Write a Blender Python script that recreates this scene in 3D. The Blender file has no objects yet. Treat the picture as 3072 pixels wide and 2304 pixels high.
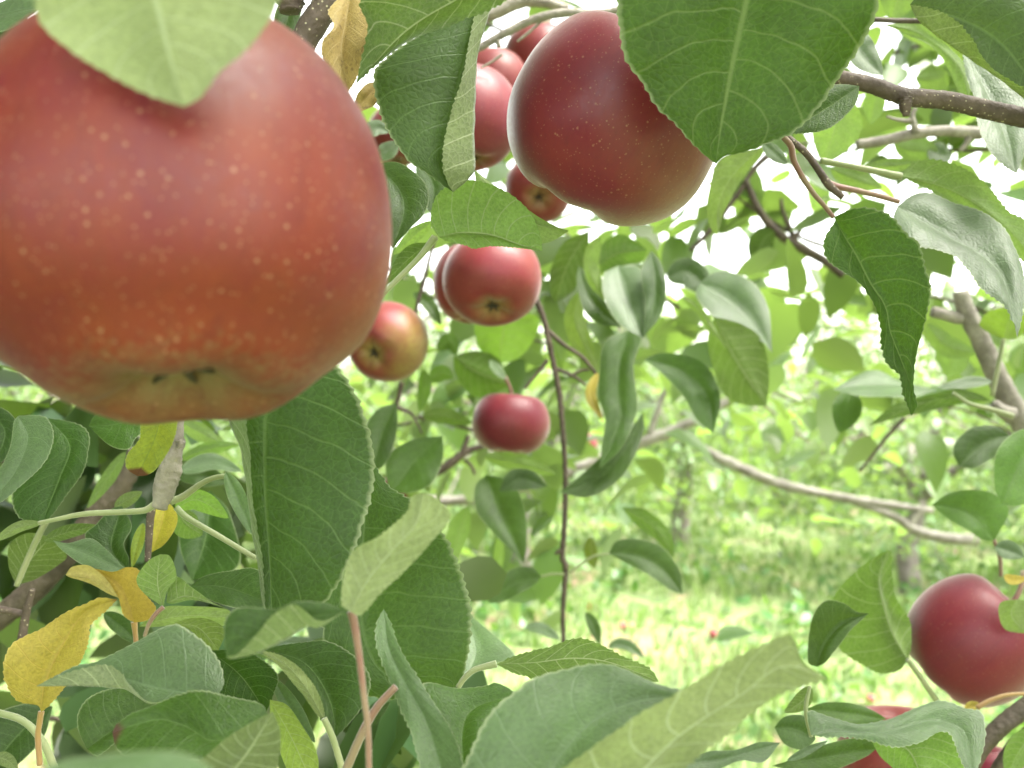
import bpy, math, random
import numpy as np
from mathutils import Vector, Matrix

# ------------------------------------------------------------------ camera, sky, sun
SC = bpy.context.scene
COL = SC.collection
CAM_Z = 1.5
PITCH = math.radians(1.3)
FPX = 3015.0                                  # focal length in photograph pixels (3072 wide)
cam_d = bpy.data.cameras.new('camera')
cam = bpy.data.objects.new('camera', cam_d)
COL.objects.link(cam)
cam.location = (0, 0, CAM_Z)
cam.rotation_euler = (math.radians(90) + PITCH, 0, 0)
cam_d.sensor_width = 36.0
cam_d.lens = 36.0 * FPX / 3072.0
cam_d.clip_start = 0.01
cam_d.clip_end = 400.0
cam_d.dof.use_dof = True
cam_d.dof.focus_distance = 0.36
cam_d.dof.aperture_fstop = 14.0
SC.camera = cam

SUN_EL, SUN_AZ = 62.0, 105.0                   # azimuth clockwise from the view direction (+Y)
world = bpy.data.worlds.new('World')
SC.world = world
world.use_nodes = True
wn, wl = world.node_tree.nodes, world.node_tree.links
bg = wn['Background']
sky = wn.new('ShaderNodeTexSky')
sky.sky_type = 'NISHITA'
sky.sun_disc = False
sky.sun_elevation = math.radians(SUN_EL)
sky.sun_rotation = math.radians(SUN_AZ)
sky.dust_density = 3.0
sky.ozone_density = 0.6
hsv = wn.new('ShaderNodeHueSaturation')       # thin overcast: most of the blue is gone
hsv.inputs['Saturation'].default_value = 0.22
hsv.inputs['Value'].default_value = 1.0
wl.new(sky.outputs[0], hsv.inputs['Color'])
warm = wn.new('ShaderNodeMix')                # the cloud layer is a little warm
warm.data_type = 'RGBA'; warm.blend_type = 'MULTIPLY'
warm.inputs[0].default_value = 1.0
warm.inputs[7].default_value = (1.0, 1.0, 0.90, 1)
wl.new(hsv.outputs[0], warm.inputs[6])
wl.new(warm.outputs[2], bg.inputs['Color'])
bg.inputs['Strength'].default_value = 0.15
sun_d = bpy.data.lights.new('sun', 'SUN')
sun_d.energy = 2.4
sun_d.angle = math.radians(28)
sun_d.color = (1.0, 0.96, 0.88)
sun = bpy.data.objects.new('sun', sun_d)
COL.objects.link(sun)
e, a = math.radians(SUN_EL), math.radians(SUN_AZ)
sdir = Vector((math.sin(a) * math.cos(e), math.cos(a) * math.cos(e), math.sin(e)))
sun.rotation_euler = sdir.to_track_quat('Z', 'Y').to_euler()
sun.location = (2, 4, 6)
SC.view_settings.view_transform = 'Standard'
SC.view_settings.look = 'None'
SC.view_settings.exposure = 3.05
SC.view_settings.gamma = 1.0
SC.render.engine = 'CYCLES'
SC.cycles.max_bounces = 8
SC.cycles.transparent_max_bounces = 4

# ------------------------------------------------------------------ where a point of the photograph lies in space
FRAMES = {'F': (0, 0, 3072 / 2212), 'a': (0, 0, 1 / 2.212), 'b': (1000, 0, 1 / 2.212), 'c': (2072, 0, 1 / 2.212),
          'd': (0, 800, 1 / 2.212), 'e': (1000, 700, 1 / 2.212), 'f': (2072, 700, 1 / 2.212), 'g': (0, 1554, 1 / 2.212),
          'h': (600, 1400, 1 / 2.212), 'i': (1200, 1554, 1 / 2.212), 'j': (2072, 1554, 1 / 2.212),
          'k': (0, 1200, 800 / 2212)}
CP, SP = math.cos(PITCH), math.sin(PITCH)
AXR = Vector((1, 0, 0)); AXU = Vector((0, -SP, CP)); AXF = Vector((0, CP, SP))


def cdir(x, y, t):
    """direction from camera-like components: right, up, towards the viewer"""
    return (AXR * x + AXU * y - AXF * t).normalized()


def spx(fr, pts):
    ox, oy, s = FRAMES[fr]
    return np.array([(ox + p[0] * s, oy + p[1] * s, (p[2] if len(p) > 2 else 0.0)) for p in pts], float)


def world_pts(S, depth):
    x = (S[:, 0] - 1536.0) / FPX * depth
    u = -(S[:, 1] - 1152.0) / FPX * depth
    return np.stack([x, -SP * u + CP * depth, CAM_Z + CP * u + SP * depth], 1)


def at(fr, x, y, d):
    return Vector(world_pts(spx(fr, [(x, y)]), np.array([d]))[0])


def spline(P, n, closed=False):
    """Catmull-Rom through P (k,dim), n samples even in arc length"""
    P = np.asarray(P, float)
    if len(P) == 2:
        t = np.linspace(0, 1, n)[:, None]
        return P[0] * (1 - t) + P[1] * t
    Q = np.vstack([2 * P[0] - P[1], P, 2 * P[-1] - P[-2]])
    out = []
    for i in range(1, len(Q) - 2):
        t = np.linspace(0, 1, 24, endpoint=False)[:, None]
        p0, p1, p2, p3 = Q[i - 1], Q[i], Q[i + 1], Q[i + 2]
        out.append(0.5 * (2 * p1 + (p2 - p0) * t + (2 * p0 - 5 * p1 + 4 * p2 - p3) * t * t + (3 * p1 - p0 - 3 * p2 + p3) * t ** 3))
    C = np.vstack(out + [P[-1:]])
    L = np.concatenate([[0], np.cumsum(np.linalg.norm(np.diff(C[:, :2] if P.shape[1] == 3 and abs(C[:, :2]).max() > 20 else C, axis=0), axis=1))])
    s = np.linspace(0, L[-1], n)
    return np.stack([np.interp(s, L, C[:, k]) for k in range(C.shape[1])], 1)


def mesh_obj(name, V, Fc, mat, parent=None, uv=None, attrs=None, loc=None, smooth=True):
    V = np.asarray(V, float)
    if loc is None:
        loc = V.mean(0)
    V = V - np.asarray(loc)
    me = bpy.data.meshes.new(name)
    me.from_pydata(V.tolist(), [], [tuple(int(i) for i in f) for f in Fc])
    if uv is not None:
        lay = me.uv_layers.new(name='UVMap')
        idx = np.empty(len(me.loops), np.int32)
        me.loops.foreach_get('vertex_index', idx)
        lay.data.foreach_set('uv', np.asarray(uv, np.float32)[idx].ravel())
    for k, arr in (attrs or {}).items():
        at_ = me.attributes.new(k, 'FLOAT', 'POINT')
        at_.data.foreach_set('value', np.asarray(arr, np.float32))
    for m in (mat if isinstance(mat, (list, tuple)) else [mat]):
        me.materials.append(m)
    if smooth:
        me.polygons.foreach_set('use_smooth', [True] * len(me.polygons))
    o = bpy.data.objects.new(name, me)
    COL.objects.link(o)
    if parent is not None:
        o.parent = parent
        o.location = Vector(loc) - parent.location
    else:
        o.location = loc
    return o


def tag(o, label, cat, group=None):
    o['label'] = label
    o['category'] = cat
    if group:
        o['group'] = group
    return o


def empty(name, loc):
    o = bpy.data.objects.new(name, None)
    o.empty_display_size = 0.02
    COL.objects.link(o)
    o.location = loc
    return o


# ------------------------------------------------------------------ materials
def nodes(name):
    m = bpy.data.materials.new(name)
    m.use_nodes = True
    nt = m.node_tree
    nt.nodes.clear()
    out = nt.nodes.new('ShaderNodeOutputMaterial')

    def N(t, **kw):
        n = nt.nodes.new(t)
        for k, v in kw.items():
            if k.startswith('i_'):
                key = k[2:]
                n.inputs[int(key) if key.isdigit() else key].default_value = v
            else:
                setattr(n, k, v)
        return n

    def L(a, b):
        nt.links.new(a, b)
    return m, N, L, out


def math_n(N, L, op, a, b=None, c=None, clamp=False):
    n = N('ShaderNodeMath', operation=op)
    n.use_clamp = clamp
    for i, v in enumerate((a, b, c)):
        if v is None:
            continue
        if isinstance(v, (int, float)):
            n.inputs[i].default_value = v
        else:
            L(v, n.inputs[i])
    return n.outputs[0]


def mix_c(N, L, fac, a, b, mode='MIX'):
    n = N('ShaderNodeMix', data_type='RGBA', blend_type=mode)
    for i, v in ((0, fac), (6, a), (7, b)):
        if isinstance(v, (int, float)):
            n.inputs[i].default_value = v
        elif isinstance(v, tuple):
            n.inputs[i].default_value = v + (1,) if len(v) == 3 else v
        else:
            L(v, n.inputs[i])
    return n.outputs[2]


def map_r(N, L, v, a, b, c=0.0, d=1.0):
    n = N('ShaderNodeMapRange')
    n.inputs[1].default_value, n.inputs[2].default_value = a, b
    n.inputs[3].default_value, n.inputs[4].default_value = c, d
    L(v, n.inputs[0])
    return n.outputs[0]


def leaf_material(name, top, under, glow, trans=0.22, vein_top=(0.09, 0.15, 0.045), vein_under=(0.34, 0.38, 0.23), rough=0.5,
                  spots=0.0, spot_col=(0.060, 0.030, 0.018), spec=0.32, fuzz=0.02, relief=0.4):
    m, N, L, out = nodes(name)
    uv = N('ShaderNodeUVMap')
    sep = N('ShaderNodeSeparateXYZ')
    L(uv.outputs[0], sep.inputs[0])
    tc = N('ShaderNodeTexCoord')
    nz = N('ShaderNodeTexNoise', i_Scale=60.0, i_Detail=2.0)
    L(tc.outputs['Object'], nz.inputs['Vector'])
    wob = math_n(N, L, 'MULTIPLY_ADD', nz.outputs[0], 0.05, -0.025)
    u = math_n(N, L, 'ADD', sep.outputs[0], wob)
    sv = math_n(N, L, 'MULTIPLY_ADD', sep.outputs[1], 2.0, -1.0)
    av = math_n(N, L, 'ABSOLUTE', sv)
    side = math_n(N, L, 'GREATER_THAN', sv, 0.0)
    # side veins leave the midrib and bend towards the tip
    av2 = math_n(N, L, 'POWER', av, 1.35)
    k = math_n(N, L, 'SUBTRACT', u, math_n(N, L, 'MULTIPLY', av2, 0.17))
    k = math_n(N, L, 'MULTIPLY_ADD', k, 8.5, math_n(N, L, 'MULTIPLY', side, 0.45))
    fr = math_n(N, L, 'FRACT', k)
    dist = math_n(N, L, 'ABSOLUTE', math_n(N, L, 'SUBTRACT', fr, 0.5))
    side_v = map_r(N, L, dist, 0.012, 0.048, 1.0, 0.0)
    mid_v = map_r(N, L, av, 0.012, 0.035, 1.0, 0.0)
    vein = math_n(N, L, 'MAXIMUM', math_n(N, L, 'MULTIPLY', side_v, 0.75), mid_v)
    # net of the smallest veins
    mp = N('ShaderNodeMapping')
    mp.inputs['Scale'].default_value = (34.0, 20.0, 1.0)
    L(uv.outputs[0], mp.inputs['Vector'])
    vo = N('ShaderNodeTexVoronoi', feature='DISTANCE_TO_EDGE', i_Scale=1.0)
    L(mp.outputs[0], vo.inputs['Vector'])
    net = map_r(N, L, vo.outputs['Distance'], 0.0, 0.06, 1.0, 0.0)
    # patchy colour
    n2 = N('ShaderNodeTexNoise', i_Scale=32.0, i_Detail=4.0, i_Roughness=0.6)
    L(tc.outputs['Object'], n2.inputs['Vector'])
    n3 = N('ShaderNodeTexNoise', i_Scale=900.0, i_Detail=2.0)
    L(tc.outputs['Object'], n3.inputs['Vector'])
    oi = N('ShaderNodeObjectInfo')
    patch = map_r(N, L, n2.outputs[0], 0.3, 0.7, 0.78, 1.25)
    grain = map_r(N, L, n3.outputs[0], 0.3, 0.7, 0.86, 1.14)
    var = map_r(N, L, oi.outputs['Random'], 0.0, 1.0, 0.82, 1.2)
    tone = math_n(N, L, 'MULTIPLY', math_n(N, L, 'MULTIPLY', patch, grain), var)

    def toned(col):
        c = mix_c(N, L, 1.0, col, oi.outputs['Color'], 'MULTIPLY')
        vm = N('ShaderNodeVectorMath', operation='SCALE')
        L(c, vm.inputs[0]); L(tone, vm.inputs[3])
        return vm.outputs[0]
    ct = mix_c(N, L, math_n(N, L, 'MULTIPLY', net, 0.22), toned(top), vein_top)
    ct = mix_c(N, L, math_n(N, L, 'MULTIPLY', vein, 0.65), ct, vein_top)
    cu = mix_c(N, L, math_n(N, L, 'MULTIPLY', net, 0.25), toned(under), vein_under)
    cu = mix_c(N, L, math_n(N, L, 'MULTIPLY', vein, 0.85), cu, vein_under)
    rim = map_r(N, L, av, 0.955, 0.995, 0.0, 0.5)             # pale hairs along the margin
    ct = mix_c(N, L, rim, ct, vein_under)
    dead = N('ShaderNodeAttribute', attribute_name='dead')
    dmask = math_n(N, L, 'ADD', dead.outputs['Fac'], math_n(N, L, 'MULTIPLY_ADD', n2.outputs[0], 0.5, -0.25))
    dm = map_r(N, L, dmask, 0.4, 0.62)
    if spots:
        n4 = N('ShaderNodeTexNoise', i_Scale=420.0, i_Detail=3.0)
        L(tc.outputs['Object'], n4.inputs['Vector'])
        sm = map_r(N, L, n4.outputs[0], 0.60, 0.68, 0.0, spots)
        dm = math_n(N, L, 'MAXIMUM', dm, sm)
    ct = mix_c(N, L, dm, ct, spot_col)
    cu = mix_c(N, L, dm, cu, spot_col)
    geo = N('ShaderNodeNewGeometry')
    back = geo.outputs['Backfacing']
    col = mix_c(N, L, back, ct, cu)
    gl = toned(glow)
    gl = mix_c(N, L, math_n(N, L, 'MULTIPLY', vein, 0.35), gl, (0.10, 0.16, 0.03))
    gl = mix_c(N, L, dm, gl, (0.10, 0.03, 0.005))
    # relief: sunk veins above, raised ribs below
    h = math_n(N, L, 'MULTIPLY_ADD', vein, -0.7, math_n(N, L, 'MULTIPLY', map_r(N, L, vo.outputs['Distance'], 0.0, 0.35, 1.0, 0.0), -0.6))
    hs = math_n(N, L, 'MULTIPLY_ADD', n3.outputs[0], 0.25, h)
    bump = N('ShaderNodeBump', i_Strength=relief, i_Distance=0.0005)
    L(hs, bump.inputs['Height'])
    pb = N('ShaderNodeBsdfPrincipled')
    L(col, pb.inputs['Base Color'])
    L(bump.outputs[0], pb.inputs['Normal'])
    L(map_r(N, L, back, 0, 1, rough, 0.75), pb.inputs['Roughness'])
    L(map_r(N, L, back, 0, 1, spec, 0.15), pb.inputs['Specular IOR Level'])
    L(map_r(N, L, back, 0, 1, fuzz, 0.30), pb.inputs['Sheen Weight'])
    pb.inputs['Sheen Roughness'].default_value = 0.5
    tr = N('ShaderNodeBsdfTranslucent')
    L(gl, tr.inputs['Color'])
    L(bump.outputs[0], tr.inputs['Normal'])
    mx = N('ShaderNodeMixShader', i_0=trans)
    L(pb.outputs[0], mx.inputs[1])
    L(tr.outputs[0], mx.inputs[2])
    L(mx.outputs[0], out.inputs['Surface'])
    return m


def crown_material(name, top, under, glow, trans=0.38):
    m, N, L, out = nodes(name)
    geo = N('ShaderNodeNewGeometry')
    rnd = geo.outputs['Random Per Island']
    hs = N('ShaderNodeHueSaturation')
    col = mix_c(N, L, geo.outputs['Backfacing'], top, under)
    L(col, hs.inputs['Color'])
    L(map_r(N, L, rnd, 0, 1, 0.47, 0.53), hs.inputs['Hue'])
    L(map_r(N, L, rnd, 0, 1, 0.65, 1.4), hs.inputs['Value'])
    pb = N('ShaderNodeBsdfPrincipled', i_Roughness=0.45)
    L(hs.outputs[0], pb.inputs['Base Color'])
    tr = N('ShaderNodeBsdfTranslucent', i_Color=glow + (1,))
    mx = N('ShaderNodeMixShader', i_0=trans)
    L(pb.outputs[0], mx.inputs[1])
    L(tr.outputs[0], mx.inputs[2])
    L(mx.outputs[0], out.inputs['Surface'])
    return m


def bark_material(name, dark, light, scale=1.0, lenticel=0.0):
    m, N, L, out = nodes(name)
    tc = N('ShaderNodeTexCoord')
    n1 = N('ShaderNodeTexNoise', i_Scale=70.0 * scale, i_Detail=5.0, i_Roughness=0.65)
    n2 = N('ShaderNodeTexNoise', i_Scale=400.0 * scale, i_Detail=3.0)
    L(tc.outputs['Object'], n1.inputs['Vector'])
    L(tc.outputs['Object'], n2.inputs['Vector'])
    f = map_r(N, L, n1.outputs[0], 0.32, 0.68)
    col = mix_c(N, L, f, dark, light)
    col = mix_c(N, L, map_r(N, L, n2.outputs[0], 0.35, 0.75, 0.0, 0.45), col, dark)
    if lenticel:
        vo = N('ShaderNodeTexVoronoi', i_Scale=520.0 * scale, i_Randomness=1.0)
        L(tc.outputs['Object'], vo.inputs['Vector'])
        d = map_r(N, L, vo.outputs['Distance'], 0.12, 0.24, lenticel, 0.0)
        gate = map_r(N, L, n1.outputs[0], 0.42, 0.56)
        col = mix_c(N, L, math_n(N, L, 'MULTIPLY', d, gate), col, (0.45, 0.40, 0.28))
    bump = N('ShaderNodeBump', i_Strength=0.7, i_Distance=0.002 / scale)
    L(math_n(N, L, 'ADD', n1.outputs[0], math_n(N, L, 'MULTIPLY', n2.outputs[0], 0.5)), bump.inputs['Height'])
    pb = N('ShaderNodeBsdfPrincipled', i_Roughness=0.7)
    L(col, pb.inputs['Base Color'])
    L(bump.outputs[0], pb.inputs['Normal'])
    L(pb.outputs[0], out.inputs['Surface'])
    return m


def stalk_material(name, a, b, fuzz=0.4):
    m, N, L, out = nodes(name)
    tc = N('ShaderNodeTexCoord')
    n1 = N('ShaderNodeTexNoise', i_Scale=45.0, i_Detail=3.0)
    L(tc.outputs['Object'], n1.inputs['Vector'])
    n2 = N('ShaderNodeTexNoise', i_Scale=1200.0)
    L(tc.outputs['Object'], n2.inputs['Vector'])
    col = mix_c(N, L, map_r(N, L, n1.outputs[0], 0.38, 0.62), a, b)
    bump = N('ShaderNodeBump', i_Strength=0.3, i_Distance=0.0005)
    L(n2.outputs[0], bump.inputs['Height'])
    pb = N('ShaderNodeBsdfPrincipled', i_Roughness=0.55)
    pb.inputs['Sheen Weight'].default_value = fuzz
    L(col, pb.inputs['Base Color'])
    L(bump.outputs[0], pb.inputs['Normal'])
    L(pb.outputs[0], out.inputs['Surface'])
    return m


def apple_material(name, red=(0.30, 0.022, 0.030), orange=(0.38, 0.085, 0.022), green=(0.34, 0.33, 0.075), calyx_green=0.5,
                   side=None, side_amt=0.0, orange_amt=0.5, seed=0.0, R=0.038, bloom=0.25, dots=1.0, dot_col=(0.38, 0.23, 0.14), rough=0.33, spec=0.42):
    m, N, L, out = nodes(name)
    tc = N('ShaderNodeTexCoord')
    obj = tc.outputs['Object']
    off = N('ShaderNodeVectorMath', operation='MULTIPLY_ADD')
    off.inputs[1].default_value = (1 / R,) * 3
    off.inputs[2].default_value = (seed, seed * 1.7, 0)
    L(obj, off.inputs[0])
    un = off.outputs[0]                                     # apple radius = 1
    sc = N('ShaderNodeVectorMath', operation='SCALE')
    sc.inputs[3].default_value = 1 / R
    L(obj, sc.inputs[0])
    sep = N('ShaderNodeSeparateXYZ')
    L(sc.outputs[0], sep.inputs[0])
    z = sep.outputs[2]
    big = N('ShaderNodeTexNoise', i_Scale=1.5, i_Detail=3.0, i_Roughness=0.55)
    L(un, big.inputs['Vector'])
    st = N('ShaderNodeMapping')
    st.inputs['Scale'].default_value = (13.0, 13.0, 1.6)
    L(un, st.inputs['Vector'])
    streak = N('ShaderNodeTexNoise', i_Scale=1.0, i_Detail=4.0, i_Roughness=0.65)
    L(st.outputs[0], streak.inputs['Vector'])
    mott = N('ShaderNodeTexNoise', i_Scale=22.0, i_Detail=3.0)
    L(un, mott.inputs['Vector'])
    o = math_n(N, L, 'ADD', math_n(N, L, 'MULTIPLY', big.outputs[0], 0.75), math_n(N, L, 'MULTIPLY', streak.outputs[0], 0.35))
    of = map_r(N, L, o, 0.40, 0.64, 0.0, 1.0)
    col = mix_c(N, L, math_n(N, L, 'MULTIPLY', of, orange_amt), red, orange)
    gk = map_r(N, L, math_n(N, L, 'ADD', z, math_n(N, L, 'MULTIPLY_ADD', mott.outputs[0], 0.35, -0.175)), -0.97, -0.80, calyx_green, 0.0)
    # inside of the basin is far from the widest ring as well
    rho = N('ShaderNodeVectorMath', operation='LENGTH')
    cxy = N('ShaderNodeCombineXYZ')
    L(sep.outputs[0], cxy.inputs[0]); L(sep.outputs[1], cxy.inputs[1])
    L(cxy.outputs[0], rho.inputs[0])
    basin = math_n(N, L, 'MULTIPLY', map_r(N, L, rho.outputs['Value'], 0.16, 0.50, 1.0, 0.0), math_n(N, L, 'LESS_THAN', z, 0.0))
    gk = math_n(N, L, 'MAXIMUM', gk, math_n(N, L, 'MULTIPLY', basin, min(1.0, calyx_green * 1.6)))
    if side is not None:
        dt = N('ShaderNodeVectorMath', operation='DOT_PRODUCT')
        dt.inputs[1].default_value = side
        L(sc.outputs[0], dt.inputs[0])
        sd = math_n(N, L, 'ADD', dt.outputs['Value'], math_n(N, L, 'MULTIPLY_ADD', o, 1.2, -0.66))
        gk = math_n(N, L, 'MAXIMUM', gk, map_r(N, L, sd, 0.25, 0.95, 0.0, side_amt))
    col = mix_c(N, L, gk, col, green)
    col = mix_c(N, L, map_r(N, L, streak.outputs[0], 0.45, 0.72, 0.0, 0.55), col, (red[0] * .75, red[1] * .7, red[2] * .9))
    scuff = N('ShaderNodeTexNoise', i_Scale=5.5, i_Detail=6.0, i_Roughness=0.75)
    L(un, scuff.inputs['Vector'])
    col = mix_c(N, L, map_r(N, L, scuff.outputs[0], 0.66, 0.74, 0.0, 0.35), col, (0.17, 0.10, 0.055))
    col = mix_c(N, L, map_r(N, L, mott.outputs[0], 0.35, 0.7, 0.0, 0.18), col, orange)
    # pale lenticel dots
    vo = N('ShaderNodeTexVoronoi', i_Scale=14.0, i_Randomness=1.0)
    L(un, vo.inputs['Vector'])
    vo2 = N('ShaderNodeTexVoronoi', i_Scale=25.0, i_Randomness=1.0)
    L(un, vo2.inputs['Vector'])
    rr = N('ShaderNodeSeparateColor')
    L(vo.outputs['Color'], rr.inputs[0])
    size = map_r(N, L, rr.outputs[0], 0, 1, 0.08, 0.17)
    d1 = map_r(N, L, math_n(N, L, 'DIVIDE', vo.outputs['Distance'], size), 0.5, 1.2, 0.75 * dots, 0.0)
    d2 = map_r(N, L, vo2.outputs['Distance'], 0.09, 0.20, 0.55 * dots, 0.0)
    col = mix_c(N, L, math_n(N, L, 'MAXIMUM', d1, d2), col, dot_col)
    bump = N('ShaderNodeBump', i_Strength=0.12, i_Distance=0.001)
    L(math_n(N, L, 'ADD', big.outputs[0], math_n(N, L, 'MULTIPLY', mott.outputs[0], 0.15)), bump.inputs['Height'])
    pb = N('ShaderNodeBsdfPrincipled')
    L(col, pb.inputs['Base Color'])
    L(map_r(N, L, mott.outputs[0], 0.3, 0.7, rough - 0.04, rough + 0.09), pb.inputs['Roughness'])
    pb.inputs['Specular IOR Level'].default_value = spec
    pb.inputs['Sheen Weight'].default_value = bloom          # waxy bloom on the skin
    pb.inputs['Sheen Roughness'].default_value = 0.35
    pb.inputs['Sheen Tint'].default_value = (1.0, 0.9, 0.95, 1)
    pb.inputs['Subsurface Weight'].default_value = 0.0
    L(bump.outputs[0], pb.inputs['Normal'])
    L(pb.outputs[0], out.inputs['Surface'])
    return m


M_LEAF = leaf_material('apple_leaf', (0.021, 0.046, 0.007), (0.130, 0.165, 0.070), (0.17, 0.30, 0.024))
M_SKYSHEEN = leaf_material('sky_sheen_leaf', (0.050, 0.090, 0.030), (0.15, 0.18, 0.10), (0.14, 0.26, 0.03), trans=0.18, vein_top=(0.09, 0.145, 0.065), rough=0.48, spec=0.5, fuzz=0.2, relief=0.32)  # upper side lightened in colour, standing in for sky sheen
M_OLIVE = leaf_material('felted_leaf', (0.03, 0.06, 0.015), (0.128, 0.160, 0.068), (0.12, 0.18, 0.03), trans=0.10, vein_under=(0.28, 0.33, 0.19), spec=0.25)
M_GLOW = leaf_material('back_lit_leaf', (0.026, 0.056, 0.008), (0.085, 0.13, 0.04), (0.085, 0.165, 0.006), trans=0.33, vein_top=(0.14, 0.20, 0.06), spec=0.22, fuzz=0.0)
M_FRESH = leaf_material('fresh_leaf', (0.075, 0.150, 0.030), (0.19, 0.26, 0.11), (0.24, 0.40, 0.045), trans=0.34)
M_YELLOW = leaf_material('yellow_leaf', (0.34, 0.275, 0.045), (0.36, 0.31, 0.10), (0.36, 0.30, 0.03), trans=0.3,
                         vein_top=(0.42, 0.28, 0.06), vein_under=(0.42, 0.32, 0.12), spots=0.14, spot_col=(0.16, 0.10, 0.015))
M_TURN = leaf_material('turning_leaf', (0.10, 0.17, 0.025), (0.26, 0.24, 0.07), (0.42, 0.36, 0.02), trans=0.4, spots=0.15,
                       spot_col=(0.10, 0.045, 0.02))
M_DRY = leaf_material('dried_leaf', (0.34, 0.25, 0.085), (0.40, 0.32, 0.16), (0.30, 0.20, 0.05), trans=0.25,
                      vein_top=(0.5, 0.38, 0.18), vein_under=(0.6, 0.48, 0.28), rough=0.6, spots=0.5, spot_col=(0.07, 0.035, 0.015))
LEAF_MATS = {'n': M_LEAF, 'g': M_GLOW, 's': M_SKYSHEEN, 'o': M_OLIVE, 'f': M_FRESH, 'y': M_YELLOW, 't': M_TURN, 'd': M_DRY}
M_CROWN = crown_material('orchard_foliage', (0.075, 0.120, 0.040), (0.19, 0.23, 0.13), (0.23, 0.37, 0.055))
M_SHADE = crown_material('shaded_foliage', (0.024, 0.052, 0.015), (0.11, 0.14, 0.07), (0.13, 0.24, 0.02), trans=0.22)  # darker copy of the orchard foliage, shade put into its colour
M_BARK = bark_material('twig_bark', (0.040, 0.026, 0.020), (0.13, 0.095, 0.075), 1.0, 0.9)
M_GREYBARK = bark_material('grey_bark', (0.13, 0.11, 0.095), (0.36, 0.33, 0.29), 0.8, 0.2)
M_OLDBARK = bark_material('old_bark', (0.035, 0.025, 0.018), (0.13, 0.10, 0.075), 0.5)
M_LIMB = bark_material('pale_limb_bark', (0.15, 0.13, 0.115), (0.42, 0.39, 0.36), 0.5, 0.2)
M_TRUNK = bark_material('orchard_trunk_bark', (0.09, 0.075, 0.065), (0.26, 0.23, 0.21), 0.12)
M_STALK = stalk_material('green_stalk', (0.17, 0.21, 0.085), (0.24, 0.26, 0.13))
M_REDSTALK = stalk_material('reddish_stalk', (0.17, 0.060, 0.048), (0.20, 0.145, 0.085))
M_YSTALK = stalk_material('yellow_stalk', (0.30, 0.19, 0.05), (0.28, 0.15, 0.06))
M_CALYX = stalk_material('dry_calyx', (0.018, 0.011, 0.008), (0.05, 0.034, 0.018), 0.0)

# ------------------------------------------------------------------ builders
def tube(pts, rad, n=10, jitter=0.0, seed=0, cap=True):
    """skin a tube round a polyline of world points"""
    rng = np.random.default_rng(seed)
    P = np.asarray(pts, float); k = len(P)
    rad = np.asarray(rad, float)
    T = np.gradient(P, axis=0)
    T /= np.linalg.norm(T, axis=1)[:, None] + 1e-12
    up = np.array([0, 0, 1.0]) if abs(T[0, 2]) < 0.9 else np.array([0, 1.0, 0])
    V = []
    for i in range(k):
        s = np.cross(T[i], up); s /= np.linalg.norm(s) + 1e-12
        t = np.cross(s, T[i])
        up = t
        ang = np.linspace(0, 2 * np.pi, n, endpoint=False)
        r = rad[i] * (1 + jitter * rng.normal(size=n))
        V.append(P[i] + np.cos(ang)[:, None] * s * r[:, None] + np.sin(ang)[:, None] * t * r[:, None])
    V = np.vstack(V)
    Fc = [(i * n + j, i * n + (j + 1) % n, (i + 1) * n + (j + 1) % n, (i + 1) * n + j) for i in range(k - 1) for j in range(n)]
    if cap:
        Fc.append(tuple(range(n - 1, -1, -1)))
        Fc.append(tuple((k - 1) * n + j for j in range(n)))
    return V, Fc


def px_tube(fr, pts, d, thick, n_s=None, n=10, jitter=0.02, seed=0):
    """tube whose axis is given on the photograph (third number = centimetres behind d), thick = diameters in frame pixels"""
    S = spx(fr, pts)
    n_s = n_s or max(8, 7 * len(pts))
    C = spline(S, n_s)
    D = d + C[:, 2] * 0.01
    W = world_pts(C, D)
    th = np.interp(np.linspace(0, 1, n_s), np.linspace(0, 1, len(thick)), thick) * FRAMES[fr][2]
    return tube(W, th * D / FPX / 2, n, jitter, seed)


_seed = [100]


def branch(name, label, fr, pts, d, thick, mat, cat='branch', group=None, jitter=0.03, knots=(), twigs=(), n_s=None):
    """a branch; knots = (frame, x, y, size px) and twigs = (frame, points, thick) become parts"""
    _seed[0] += 1
    V, Fc = px_tube(fr, pts, d, thick, n_s=n_s, n=14, jitter=jitter, seed=_seed[0])
    parts = list(twigs) + list(knots)
    if not parts:
        o = mesh_obj(name, V, Fc, mat, loc=V[:14].mean(0))
        return tag(o, label, cat, group)
    root = empty(name, V[:14].mean(0))
    tag(root, label, cat, group)
    mesh_obj('wood', V, Fc, mat, root)
    for kn in knots:
        kf, kp, kd, kt = kn
        V, Fc = px_tube(kf, kp, kd, kt, n=12, jitter=0.10, seed=_seed[0] + 7)
        mesh_obj('spur', V, Fc, mat, root)
    for tw in twigs:
        tf, tp, td, tt = tw
        V, Fc = px_tube(tf, tp, td, tt, n=10, jitter=0.04, seed=_seed[0] + 9)
        mesh_obj('twig', V, Fc, mat, root)
    return root


LEAF_GROUP = 'leaves of the near apple tree'


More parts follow.
